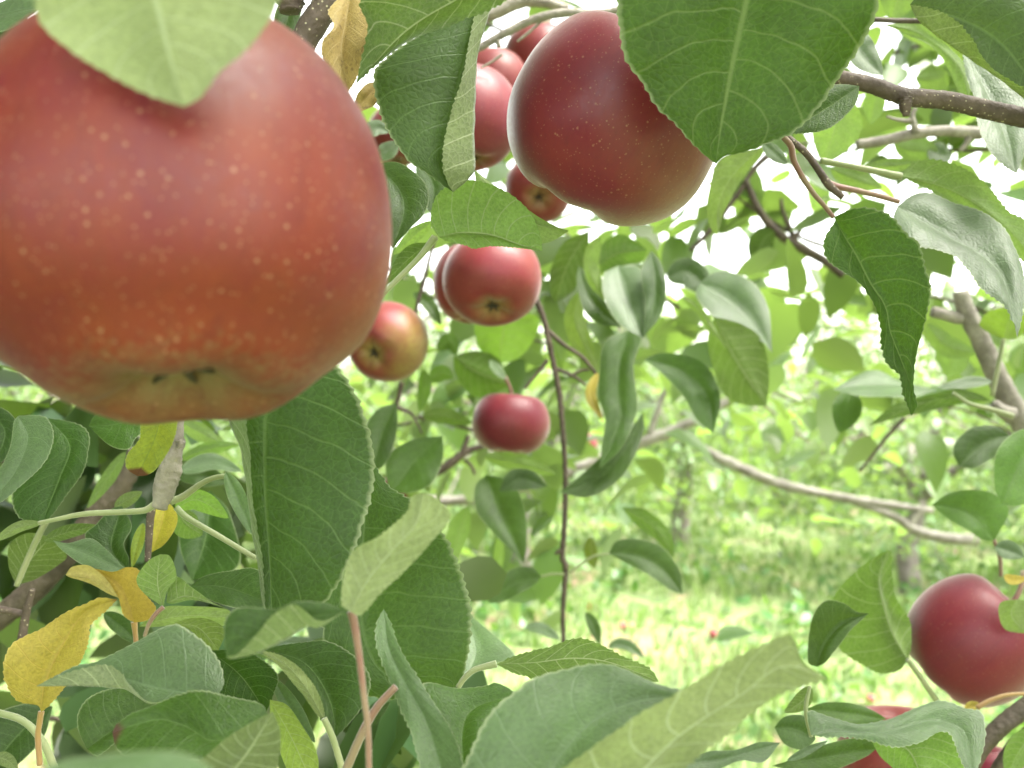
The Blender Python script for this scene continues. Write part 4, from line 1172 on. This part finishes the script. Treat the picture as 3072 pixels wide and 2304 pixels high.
leaf('green leaf hanging left of the lower part of the hanging twig', 'h', .9, 'U', [(1825, 130), (1830, 290), (1960, 450)], [(1900, 50), (1970, 260), (2152, 645)], [(2080, 110), (2160, 300), (2168, 500)], det=1)
leaf('dark leaf crossing in front of the green leaf by the hanging twig', 'F', .86, 'U', [(1100, 1018), (1150, 1016)], [(1078, 1062), (1125, 1035), (1182, 1050)], [(1105, 1060), (1150, 1058)], det=1, tint=DK)
leaf('pale hanging leaf left of the hanging twig over the grass', 'F', .95, 'L', 22, [(1010, 1095), (990, 1150), (968, 1230)], 24, det=1, kind='f')
leaf('narrow light leaf hanging over the grass beside the pale one', 'F', .98, 'L', 10, [(1085, 1130), (1078, 1200), (1062, 1300)], 12, det=0, kind='f')
leaf('dark oval leaf left of the hanging twig over the grass', 'i', .82, 'U', [(870, 325), (740, 340), (635, 450)], [(938, 388), (760, 440), (582, 562)], [(880, 455), (740, 530), (660, 562)], det=1, pet=('i', [(1090, 372), (1010, 372), (936, 388)], .84, [16, 14, 14]), tint=(1.1, 1.1, 1.1))
leaf('big dark leaf with a pale lower edge right of the hanging twig', 'i', .8, 'U', [(1440, 150), (1590, 140), (1745, 200), (1855, 350)], [(1385, 236), (1600, 262), (1760, 362), (1874, 505)], [(1480, 285), (1640, 372), (1780, 470)], det=1,
     pet=('i', [(1125, 365), (1270, 262), (1388, 236)], .82, [20, 16, 16]))
leaf('light green leaf above the big dark leaf right of the hanging twig', 'i', .86, 'L', [(1620, -60), (1755, 40), (1815, 150)], [(1470, -70), (1680, 60), (1816, 272)], [(1560, 40), (1680, 130), (1765, 212)], det=1, kind='f', tint=(.75, .85, .6))
leaf('small brownish green leaf hanging beside the hanging twig', 'i', .86, 'L', 44, [(1262, 128), (1265, 220), (1292, 335)], 44, det=0, tint=(.8, .75, .35))
leaf('narrow dark leaf near the end of the hanging twig', 'i', .86, 'U', 38, [(1235, 625), (1290, 720), (1325, 842)], 42, det=0)
leaf('pale small leaf near the end of the hanging twig at its left', 'i', .9, 'U', 42, [(828, 725), (940, 735), (1065, 805)], 40, det=0, tint=SHEEN, lean=1.1)
leaf('arched leaf low on the right of the hanging twig end', 'i', .9, 'U', 46, [(1378, 855), (1490, 845), (1620, 925)], 30, det=0, tint=SHEEN)
# --- right
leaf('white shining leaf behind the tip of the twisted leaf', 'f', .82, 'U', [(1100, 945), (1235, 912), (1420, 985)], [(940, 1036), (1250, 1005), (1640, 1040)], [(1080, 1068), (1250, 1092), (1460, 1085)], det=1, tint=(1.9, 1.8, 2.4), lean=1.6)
leaf('green heart shaped leaf below the white shining leaf', 'f', .83, 'U', 105, [(1060, 1035), (1030, 1180), (988, 1322)], 98, det=1, kind='f', tint=(.75, .8, .8))
leaf('long olive leaf reaching left from the sawn stub', 'f', .72, 'L', [(1900, 1060), (1750, 1030), (1550, 1080), (1350, 1140)], [(1990, 1110), (1740, 1090), (1480, 1150), (1178, 1278)], [(1830, 1132), (1600, 1168), (1350, 1232)], det=1, tint=(.7, .85, .5),
     pet=('f', [(2140, 1215), (2000, 1170), (1850, 1130), (1740, 1060)], .71, [40, 34, 30, 24]))
leaf('dark round leaf at the right under the sawn stub', 'f', .68, 'U', [(2030, 1280), (1880, 1283), (1765, 1370), (1742, 1460)], [(2115, 1340), (1950, 1395), (1785, 1545)], [(2105, 1410), (2000, 1492), (1880, 1560)], det=1)
leaf('bright green leaf at the right edge below the dark round leaf', 'F', .6, 'U', [(2195, 932), (2150, 980), (2148, 1050)], [(2260, 920), (2205, 1000), (2165, 1090)], [(2300, 990), (2255, 1065), (2205, 1092)], det=1, kind='f', tint=(.8, .85, .8))
leaf('yellow green leaf in front of the sawn stub', 'f', .76, 'L', [(1985, 665), (1915, 600), (1995, 510)], [(2078, 705), (2110, 600), (2150, 492)], [(2165, 695), (2225, 640), (2215, 540)], det=1, kind='f', tint=(1.1, 1.1, .6),
     pet=('f', [(2000, 1080), (2040, 880), (2078, 700)], .76, [30, 32, 28]), petmat=M_STALK)
leaf('light green leaf with a white edge left of the sawn stub', 'f', .92, 'L', 75, [(1570, 600), (1690, 740), (1910, 800)], 75, det=1, kind='f')
leaf('light leaf below left of the sawn stub', 'f', 1.0, 'L', 120, [(1720, 700), (1730, 850), (1700, 960)], 110, det=0, kind='f')
leaf('pale leaf lying level across the lower part of the sawn stub', 'f', .74, 'U', 40, [(2000, 985), (1850, 985), (1640, 1025)], 36, det=0, tint=SHEEN, lean=1.0)
leaf('oval green leaf above the wine red apple', 'F', .68, 'U', [(2060, 1062), (2135, 1062), (2180, 1100)], [(2012, 1090), (2090, 1104), (2148, 1168)], [(2050, 1122), (2090, 1147), (2122, 1166)], det=1, kind='f', tint=(.7, .75, .7),
     pet=('F', [(2162, 1245), (2160, 1205), (2147, 1166)], .67, [9, 9, 8]), petmat=M_REDSTALK)
leaf('bluish small leaf at the right edge above the wine red apple', 'j', .64, 'U', 70, [(2020, 190), (2120, 220), (2212, 260)], 60, det=1, tint=SHEEN)
leaf('yellow scrap of leaf at the stalk of the wine red apple', 'j', .58, 'U', 34, [(2080, 380), (2140, 410), (2230, 400)], 34, det=0, kind='y')
leaf('broad leaf with a pale half pointing up left of the wine red apple', 'j', .585, 'L', [(1380, 1010), (1265, 1030), (1150, 980), (1000, 872), (930, 700), (962, 510), (1100, 350), (1240, 250)], [(1440, 945), (1345, 770), (1285, 580), (1252, 390), (1312, 212)],
     [(1458, 850), (1460, 700), (1395, 595), (1345, 500), (1330, 350), (1332, 240)], det=2, tint=(.95, 1.1, .7), pet=('j', [(1635, 1215), (1560, 1110), (1500, 1020), (1440, 940)], .58, [38, 36, 36, 34]), lean=0, cup=.5, leanx=.3)
leaf('small dark folded leaf in front of the broad leaf with a pale half', 'j', .5, 'U', [(775, 940), (808, 660), (890, 545), (1010, 562), (1100, 622)], [(838, 988), (890, 830), (1000, 710), (1182, 632)], [(900, 955), (965, 870), (1055, 755)], det=1, lean=.2, cup=.6)
leaf('small olive leaf on a curved yellow green stalk at the bottom right', 'j', .44, 'L', 55, [(792, 1115), (740, 1215), (622, 1292)], 60, det=1, tint=(.75, .85, .5), pet=('j', [(800, 1450), (772, 1340), (765, 1250), (792, 1115)], .43, [28, 28, 28, 22]))
leaf('olive leaf behind the large grey green leaf at the bottom right', 'j', .5, 'U', [(900, 1222), (1100, 1234), (1230, 1288)], [(755, 1270), (1000, 1290), (1300, 1335)], [(800, 1335), (1000, 1365), (1180, 1365)], det=1, tint=(1.2, 1.2, 1.0))
leaf('large grey green wavy leaf below the wine red apple', 'j', .42, 'U', [(782, 1285), (900, 1312), (1100, 1362), (1310, 1332), (1560, 1240), (1690, 1226), (1830, 1275), (1925, 1295), (1952, 1420), (1930, 1560)],
     [(797, 1440), (1000, 1412), (1300, 1418), (1600, 1345), (1800, 1430), (1880, 1730)], [(900, 1452), (1150, 1460), (1345, 1502), (1520, 1478), (1660, 1420), (1730, 1450), (1800, 1620)], tint=SHEEN, lean=1.1, cup=.2)
leaf('bright green underside leaf at the bottom below the large grey green leaf', 'j', .432, 'L', [(1350, 1492), (1550, 1450), (1690, 1405), (1762, 1500), (1822, 1660)], [(1200, 1478), (1430, 1530), (1540, 1740)], [(1250, 1570), (1330, 1650), (1420, 1735)], kind='f', det=1, tint=(.75, .9, .5), lean=-.2)
leaf('long olive leaf at the bottom left of the bright underside leaf', 'j', .45, 'U', [(700, 1590), (900, 1500), (1100, 1458), (1200, 1482)], [(540, 1645), (900, 1585), (1235, 1530)], [(750, 1690), (950, 1668), (1150, 1592)], det=1, tint=(1.2, 1.2, .9))
leaf('grey green folded leaf at the bottom left of the wavy leaf', 'j', .47, 'U', [(620, 1320), (740, 1308), (795, 1380)], [(555, 1390), (690, 1400), (830, 1465)], [(620, 1500), (740, 1540), (800, 1500)], det=1, tint=(1.2, 1.25, 1.2))
leaf('pale narrow leaf edge at the bottom left of the wavy leaf', 'j', .44, 'U', 26, [(640, 1610), (760, 1550), (910, 1478)], 30, det=1, tint=SHEEN)
leaf('grey leaf lying low at the bottom between two fallen apples', 'j', .46, 'U', [(100, 1552), (300, 1538), (450, 1488)], [(-120, 1640), (250, 1590), (595, 1490)], [(100, 1690), (320, 1612), (480, 1625)], det=1, tint=SHEEN)
leaf('large pale blurred leaf pointing right at the bottom centre', 'F', .215, 'L', [(1150, 1730), (1270, 1622), (1390, 1540), (1500, 1478), (1570, 1434), (1650, 1395), (1708, 1376), (1736, 1432)], [(1290, 1780), (1450, 1605), (1600, 1502), (1690, 1440), (1788, 1466)],
     [(1400, 1750), (1480, 1655), (1570, 1580), (1650, 1520), (1712, 1486)], lean=.1, cup=.15, tint=(1.1, 1.1, .95), kind='o')
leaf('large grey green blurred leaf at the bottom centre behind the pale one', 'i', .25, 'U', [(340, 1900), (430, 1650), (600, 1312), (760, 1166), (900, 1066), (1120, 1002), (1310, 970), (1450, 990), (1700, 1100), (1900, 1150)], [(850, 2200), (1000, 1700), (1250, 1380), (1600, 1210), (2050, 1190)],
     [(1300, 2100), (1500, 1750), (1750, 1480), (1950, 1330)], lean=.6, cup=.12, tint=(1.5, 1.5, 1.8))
leaf('yellow green leaf underside with a curved stalk behind the blurred leaf', 'i', .33, 'L', [(800, 908), (1000, 855), (1110, 815), (1200, 803), (1320, 838), (1450, 910), (1580, 965), (1660, 1005)], [(640, 970), (900, 958), (1150, 930), (1400, 960), (1718, 1086)],
     [(750, 1025), (880, 1065), (1000, 1110), (1250, 1130), (1500, 1095)], pet=('i', [(385, 1125), (430, 1060), (500, 1005), (640, 968)], .33, [36, 38, 40, 50]), tint=(.85, 1.0, .6), lean=-.2)
leaf('leaf pale with sky sheen behind the right edge of the second dark leaf', 'h', .5, 'U', [(1700, 1280), (1720, 1100)], [(1740, 1440), (1830, 1230), (1760, 960)], [(1900, 1320), (2095, 1262), (1920, 1090)], det=1, tint=(1.7, 1.7, 2.4), lean=1.0)
# --- bottom left
leaf('large dark green leaf hanging right of the biggest apple bottom, pale rolled left edge', 'F', .325, 'U', [(690, 770), (745, 820), (778, 885), (800, 965), (804, 1030), (796, 1082), (780, 1140), (755, 1212), (705, 1295), (645, 1330)],
     [(600, 740), (575, 900), (572, 1050), (582, 1200), (588, 1335)], [(490, 860), (520, 980), (536, 1073), (545, 1148), (557, 1222), (568, 1308)], roll=[(528, 870), (546, 1000), (553, 1106), (558, 1171), (572, 1311)], lean=.15, cup=.2, tint=(.85, .95, .95))
leaf('second dark green toothed leaf at the right of the large dark one', 'h', .37, 'U', [(950, 100), (790, 600), (820, 1050), (900, 1300), (1150, 1520)], [(1130, -60), (1090, 400), (1060, 950), (1200, 1350), (1660, 1505)],
     [(1240, 122), (1400, 230), (1600, 440), (1690, 600), (1752, 780), (1788, 950), (1785, 1150), (1760, 1300), (1725, 1420)], lean=.3, cup=.15, tint=(.95, 1.0, .95))
leaf('pale twisted leaf rising to the right on a red stalk in front of dark leaves', 'h', .235, 'L', [(945, 900), (962, 690), (1030, 550), (1200, 460), (1370, 310), (1412, 200)], [(1000, 965), (1110, 760), (1270, 560), (1430, 380), (1480, 172)],
     [(1070, 975), (1200, 832), (1400, 650), (1590, 430), (1655, 315), (1540, 195)], pet=('h', [(1122, 2010), (1112, 1720), (1085, 1500), (1060, 1280), (1030, 1080), (1005, 960)], .245, [42, 43, 44, 48, 62]), petmat=M_REDSTALK, lean=.1, cup=.3, tint=(1.15, 1.15, 1.1), kind='o')
leaf('blurred green leaf with a pale rolled lower edge left of the red stalk', 'h', .232, 'U', [(830, 908), (640, 900), (500, 948), (270, 935), (180, 1000), (160, 1100)], [(960, 962), (800, 985), (620, 1010), (400, 1110), (175, 1262)],
     [(800, 1062), (700, 1062), (600, 1132), (400, 1232), (215, 1276)], roll=[(800, 1020), (640, 922), (500, 985), (390, 1100), (250, 1240)], lean=.5, cup=.2, tint=(1.1, 1.2, 1.0))
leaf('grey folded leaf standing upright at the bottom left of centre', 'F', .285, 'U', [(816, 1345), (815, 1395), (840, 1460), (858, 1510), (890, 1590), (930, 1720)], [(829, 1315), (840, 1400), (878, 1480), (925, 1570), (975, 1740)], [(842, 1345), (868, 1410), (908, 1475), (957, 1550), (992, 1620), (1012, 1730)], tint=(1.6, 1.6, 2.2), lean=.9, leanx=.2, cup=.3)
leaf('green wavy leaf between the grey folded leaf and the blurred leaf', 'i', .31, 'U', [(200, 1400), (150, 1110), (380, 1128), (550, 1118), (650, 1098)], [(430, 1750), (415, 1420), (500, 1260), (782, 1168)], [(540, 1600), (610, 1330), (740, 1210)], lean=.9, tint=(1.1, 1.15, 1.2))
leaf('dark puckered leaf curling under the second dark leaf', 'h', .345, 'U', [(700, 1165), (860, 1166), (1035, 1270), (1125, 1420), (1070, 1600)], [(420, 1205), (700, 1310), (860, 1550), (900, 1800)], [(540, 1330), (700, 1450), (790, 1650)], lean=.7, tint=DK)
leaf('narrow pale leaf underside sloping down beside the puckered leaf', 'g', .325, 'L', 46, [(2150, 1335), (2040, 1140), (1895, 970), (1735, 885)], 50, pet=('g', [(2290, 1740), (2240, 1560), (2200, 1440), (2150, 1330)], .325, [50, 46, 44]), petmat=M_STALK, tint=(1.05, 1.05, .9), lean=-.1, kind='o')
leaf('deep green leaf in the shade right of the bluish rolled leaf', 'g', .37, 'U', [(1600, 875), (1720, 928), (1840, 1045), (1812, 1180)], [(1390, 880), (1600, 1050), (1765, 1290)], [(1400, 1010), (1460, 1170), (1620, 1265)], tint=(.75, .95, .5), kind='g')
leaf('bluish green leaf with a pale underside rolled up at its left tip', 'g', .30, 'U', [(1482, 1090), (1452, 960), (1380, 850), (1260, 755), (1135, 710), (900, 835), (650, 950), (480, 990), (345, 1062)], [(1450, 1172), (1230, 1160), (1000, 1120), (800, 1060), (560, 1060), (240, 1117)],
     [(1250, 1195), (1000, 1230), (850, 1140), (690, 1124), (450, 1118)], roll=[(1250, 1180), (1010, 1210), (870, 1105), (800, 1036), (730, 993), (620, 989), (430, 1040)], lean=1.0, tint=SHEEN, cup=.15)
leaf('rounded green leaf under the bluish rolled leaf', 'g', .325, 'U', [(520, 1400), (525, 1290), (600, 1190), (760, 1128), (1000, 1128)], [(575, 1530), (750, 1410), (1000, 1260), (1250, 1180)], [(650, 1570), (800, 1470), (1010, 1370)], lean=.8, tint=(1.15, 1.15, 1.15))
leaf('green toothed leaf with a brown dead tip at the bottom left', 'g', .275, 'U', [(1720, 1232), (1500, 1186), (1342, 1152), (1200, 1170), (1050, 1226), (860, 1305), (775, 1375)], [(1775, 1300), (1560, 1440), (1400, 1480), (1250, 1390), (1080, 1335), (900, 1370), (745, 1425)], [(1500, 1570), (1300, 1610), (1000, 1600), (850, 1570), (775, 1520)],
     lean=1.0, dead=.93, tint=(1.05, 1.1, .9), cup=.3)
leaf('olive leaf underside at the bottom left below the toothed leaf', 'g', .24, 'L', [(1230, 1700), (1375, 1575), (1500, 1466), (1650, 1370)], [(1450, 1800), (1640, 1560), (1812, 1284)], [(1790, 1720), (1850, 1570), (1858, 1420)], lean=0, tint=(.8, .85, .65), kind='o')
leaf('very near blurred green leaf along the bottom left edge', 'g', .14, 'U', [(200, 1720), (420, 1605), (700, 1562), (1000, 1546), (1230, 1572), (1420, 1680)], [(60, 1850), (400, 1800), (800, 1790), (1200, 1800), (1560, 1900)], [(300, 2050), (800, 2150), (1300, 2050)], lean=.8, cup=.1, tint=SHEEN, det=1)
leaf('yellowish green leaf underside right of the olive leaf at the bottom', 'g', .35, 'L', [(1900, 1238), (1992, 1360), (2080, 1500), (2115, 1640)], [(1790, 1205), (1930, 1450), (2080, 1780)], [(1800, 1350), (1860, 1560), (1960, 1740)], kind='f', tint=(.95, .9, .5), det=1)
leaf('pale toothed leaf behind the yellowish green leaf', 'g', .38, 'U', 62, [(1815, 1070), (1935, 1270), (2090, 1490)], 50, tint=SHEEN)
leaf('big yellow leaf with a brown speckled tip at the left', 'g', .355, 'U', [(250, 1245), (120, 1212), (45, 1100), (28, 980), (68, 860), (150, 795), (280, 735), (430, 637), (560, 577), (665, 533)], [(272, 1290), (300, 1100), (410, 850), (570, 620), (778, 540)],
     [(310, 1255), (420, 1125), (505, 1000), (572, 880), (592, 780), (592, 715), (665, 640), (735, 580)], kind='y', dead=.965, pet=('g', [(265, 1640), (252, 1460), (262, 1360), (274, 1285)], .36, [38, 40, 38, 42]), petmat=M_YSTALK, lean=.2, cup=.35)
leaf('golden yellow leaf hanging above the big yellow leaf', 'g', .385, 'U', [(820, 640), (785, 520), (690, 400)], [(892, 695), (850, 560), (790, 440), (625, 335)], [(985, 672), (1035, 595), (945, 480), (920, 350), (840, 328), (745, 356)], kind='y', pet=('g', [(905, 840), (898, 770), (890, 692)], .385, [34, 34, 44]), petmat=M_YSTALK, tint=(.95, .85, .8), lean=.2)
leaf('pale yellow curled leaf at the left of the golden yellow leaf', 'g', .38, 'L', [(720, 425), (600, 318), (480, 324)], [(785, 530), (630, 410), (436, 378)], [(700, 492), (560, 420), (470, 396)], kind='y', tint=(1.0, 1.0, 1.1), det=1)
leaf('yellow leaf behind the thin dark speckled stick', 'k', .42, 'U', [(1250, 960), (1240, 1120)], [(1380, 820), (1340, 1030), (1255, 1265)], [(1468, 950), (1450, 1080), (1360, 1200)], kind='y', tint=(.85, .95, .5), det=1)
leaf('olive yellow narrow leaf left of the thin dark speckled stick', 'k', .44, 'U', 48, [(1190, 1020), (1140, 1200), (1095, 1390)], 50, kind='t', det=1)
leaf('dark green leaf directly under the biggest apple', 'k', .42, 'U', [(1250, 200), (1120, 330), (1060, 408), (900, 370)], [(1280, 60), (1000, 190), (735, 215)], [(1000, 50), (800, 120)], tint=(.9, 1.0, .7), det=1)
leaf('half yellow leaf with a brown patch under the biggest apple', 'k', .335, 'U', [(1180, 150), (1160, 320), (1060, 450), (1050, 560)], [(1340, 40), (1290, 300), (1140, 632)], [(1462, 150), (1440, 340), (1340, 510), (1240, 610)], kind='t', dead=.88, tint=(1.0, 1.0, .8), lean=.1)
leaf('dark green leaf cut by the left edge below the biggest apple', 'k', .44, 'U', 120, [(-150, 60), (40, 260), (-60, 560)], 110, tint=(.5, .65, .35), det=1, cup=.06, wave=.01)
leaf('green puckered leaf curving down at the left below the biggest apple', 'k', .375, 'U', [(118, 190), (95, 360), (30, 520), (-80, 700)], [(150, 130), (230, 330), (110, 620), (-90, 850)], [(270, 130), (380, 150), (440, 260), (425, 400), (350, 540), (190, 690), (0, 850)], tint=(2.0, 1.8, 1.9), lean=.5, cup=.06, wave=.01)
leaf('dark curved leaf hanging right of the puckered leaf at left', 'k', .42, 'U', [(430, 260), (330, 520), (110, 760), (150, 960), (280, 1010)], [(400, 150), (580, 380), (500, 640), (350, 1020)], [(640, 200), (735, 290), (730, 420), (690, 590), (560, 770), (430, 950)], tint=(.7, .85, .6), lean=.5, cup=.06, wave=.01)
leaf('shaded leaf glowing green between the two curved leaves at left', 'k', .50, 'L', 60, [(560, 360), (480, 520), (330, 610)], 55, kind='f', tint=(.7, .8, .4), det=1)
leaf('olive leaf underside with a brown spot at the left edge', 'g', .47, 'L', [(55, 320), (65, 180), (180, 100)], [(108, 445), (200, 280), (335, 125)], [(250, 400), (390, 310), (442, 240)], tint=(.6, .65, .4), det=1, pet=('g', [(110, 450), (190, 260), (270, 90), (310, 20)], .455, [36, 40, 42, 44]))
leaf('blue grey drooping leaf above the pale yellow leaf', 'g', .40, 'U', [(450, 165), (600, 134), (730, 232)], [(352, 148), (560, 220), (842, 352)], [(420, 222), (560, 312), (705, 358)], tint=(1.4, 1.4, 1.8), lean=1.0, det=1)
leaf('dark green leaf folded above the blue grey drooping leaf', 'g', .415, 'U', [(570, 138), (640, 40), (740, -60)], [(845, 340), (740, 190), (810, -80)], [(858, 270), (822, 170), (872, 50)], tint=(.9, 1.05, .8), det=1)
leaf('olive leaf behind the blue grey drooping leaf', 'g', .45, 'L', 50, [(290, 150), (450, 95), (650, 50)], 45, tint=(.6, .7, .45), det=1)
leaf('pale green leaf standing up on a thin curved stalk', 'g', .335, 'L', [(955, 500), (908, 400), (980, 288)], [(1083, 592), (1045, 430), (1062, 240)], [(1112, 480), (1172, 390), (1132, 258)], pet=('g', [(960, 785), (990, 700), (1040, 630), (1083, 592)], .335, [26, 28, 30, 30]), petmat=M_REDSTALK, tint=(1.05, 1.2, .85), det=1)
leaf('pale green leaf pointing right beside the standing pale leaf', 'g', .34, 'L', [(1120, 420), (1180, 388), (1290, 470), (1400, 550)], [(1105, 560), (1260, 520), (1525, 608)], [(1150, 570), (1310, 548)], tint=(1.1, 1.25, .9), det=1)
leaf('very pale wide leaf behind the standing pale leaf', 'g', .385, 'L', [(1060, 600), (1250, 582), (1500, 605)], [(925, 720), (1200, 650), (1540, 660)], [(1050, 722), (1250, 706), (1480, 716)], tint=(1.5, 1.5, 1.4), det=1)
leaf('yellow green leaf with a red spot left of the blurred rolled leaf', 'g', .365, 'L', [(1270, 664), (1400, 674), (1495, 750)], [(1135, 706), (1310, 725), (1450, 878)], [(1240, 735), (1330, 805), (1390, 872)], kind='f', tint=(.85, .85, .5), det=1)
leaf('bluish dark leaf left of the large dark green leaf', 'g', .37, 'U', [(1350, 390), (1520, 355), (1710, 345)], [(1265, 450), (1500, 460), (1780, 560)], [(1340, 512), (1500, 585), (1700, 610)], tint=(1.1, 1.15, 1.3), lean=.8)
leaf('blurred dark green leaf left of the large dark green leaf', 'F', .56, 'U', [(392, 1095), (388, 1180)], [(455, 1060), (445, 1160), (415, 1255)], [(497, 1110), (516, 1220)], det=1, tint=(.9, 1.1, .7))
leaf('blurred light green leaf right of the fruit spur', 'k', .62, 'L', 75, [(1480, 170), (1650, 260), (1850, 370)], 75, kind='f', det=0)
leaf('blurred leaf with a bright edge right of the fruit spur', 'k', .6, 'L', 55, [(1490, 490), (1750, 400), (1990, 370)], 60, kind='f', det=0, tint=(.8, .9, .7))
leaf('blurred pale leaf level with the stalk joint under the biggest apple', 'k', .58, 'U', 70, [(1480, 590), (1750, 510), (2010, 590)], 75, det=0, tint=SHEEN, lean=1.0)
leaf('fresh green toothed leaf below the long arching stalk', 'k', .41, 'L', 90, [(1450, 900), (1640, 830), (1895, 978)], 85, kind='f', tint=(.8, .95, .5), det=1)
leaf('grey narrow leaf crossing behind the large dark leaf edge', 'h', .36, 'U', 62, [(170, 35), (255, 220), (352, 455)], 60, tint=(1.7, 1.7, 2.6), lean=.5, det=1)
leaf('dark green leaf in the bottom left corner behind the yellow stalk', 'g', .46, 'U', [(200, 1228), (0, 1285), (-100, 1400)], [(350, 1250), (150, 1410), (-80, 1680)], [(330, 1330), (290, 1450), (190, 1580), (50, 1680)], tint=DK, det=1, pet=('g', [(-40, 1285), (150, 1345), (280, 1480), (370, 1680)], .40, [46, 48, 50, 52]), petmat=M_STALK)
leaf('small pale leaf at the lower left corner', 'g', .42, 'L', 50, [(-40, 1580), (50, 1610), (120, 1680)], 50, det=0)
leaf('dark leaf right of the big yellow leaf', 'g', .43, 'U', 66, [(690, 630), (820, 730), (935, 840)], 62, tint=DK, det=1)
leaf('pale green leaf joined to the long level stalk at left', 'k', .40, 'L', 42, [(340, 1020), (150, 1060), (-60, 1180)], 50, det=1, pet=('k', [(1290, 860), (1200, 915), (1000, 930), (700, 945), (420, 1000), (320, 1022)], .385, [60, 52, 50, 48, 40, 34]), petmat=M_STALK)
leaf('blue grey leaf behind the long arching stalk right of the fruit spur', 'k', .6, 'U', 90, [(1480, 640), (1650, 620), (1900, 680)], 90, det=0, pet=('k', [(1420, 840), (1520, 800), (1660, 700), (1780, 645), (1900, 630)], .37, [64, 58, 50, 46, 42]), petmat=M_STALK)
leaf('pale green leaf below the fruit spur with a reddish mark', 'k', .46, 'L', 110, [(1460, 920), (1560, 1040), (1680, 1120)], 120, det=1, tint=(.9, 1.05, .7), pet=('k', [(1460, 890), (1560, 980), (1800, 1120), (2000, 1240), (2120, 1310)], .38, [52, 48, 46, 44, 40]), petmat=M_STALK)
leaf('pale narrow leaf in the shade left of the fruit spur', 'k', .55, 'L', 60, [(1040, 430), (900, 640), (720, 900)], 55, det=1, tint=(.9, 1.0, .85))
leaf('pale leaf behind the level stalk left of the fruit spur', 'k', .43, 'L', 60, [(950, 890), (1060, 830), (1180, 760)], 55, det=1)
leaf('small leaf sprout on the curved stalk at the right edge', 'j', .55, 'L', [(2060, 560), (2045, 640), (2090, 740)], [(2160, 540), (2130, 650), (2230, 770)], [(2260, 560), (2270, 680)], det=1, tint=(1.1, 1.15, .9))
leaf('yellow leaf stub below the wine red apple', 'j', .55, 'U', 34, [(1820, 1280), (1860, 1250), (1930, 1240)], 30, det=0, kind='y', pet=('j', [(2260, 1165), (2100, 1175), (1980, 1215), (1900, 1260)], .545, [22, 26, 30, 34]), petmat=M_YSTALK)
leaf('green leaf at the bottom right edge below the dark thick twig', 'j', .5, 'L', 100, [(2300, 1400), (2180, 1550), (2100, 1720)], 100, kind='f', tint=(.7, .8, .5), det=1)
leaf('small stem leaf standing under the second red stalk at the bottom', 'h', .30, 'U', 40, [(1150, 1720), (1180, 1640), (1260, 1560)], 30, det=1, pet=('h', [(970, 2010), (1080, 1760), (1180, 1590), (1300, 1460)], .29, [60, 56, 48]), petmat=M_REDSTALK)
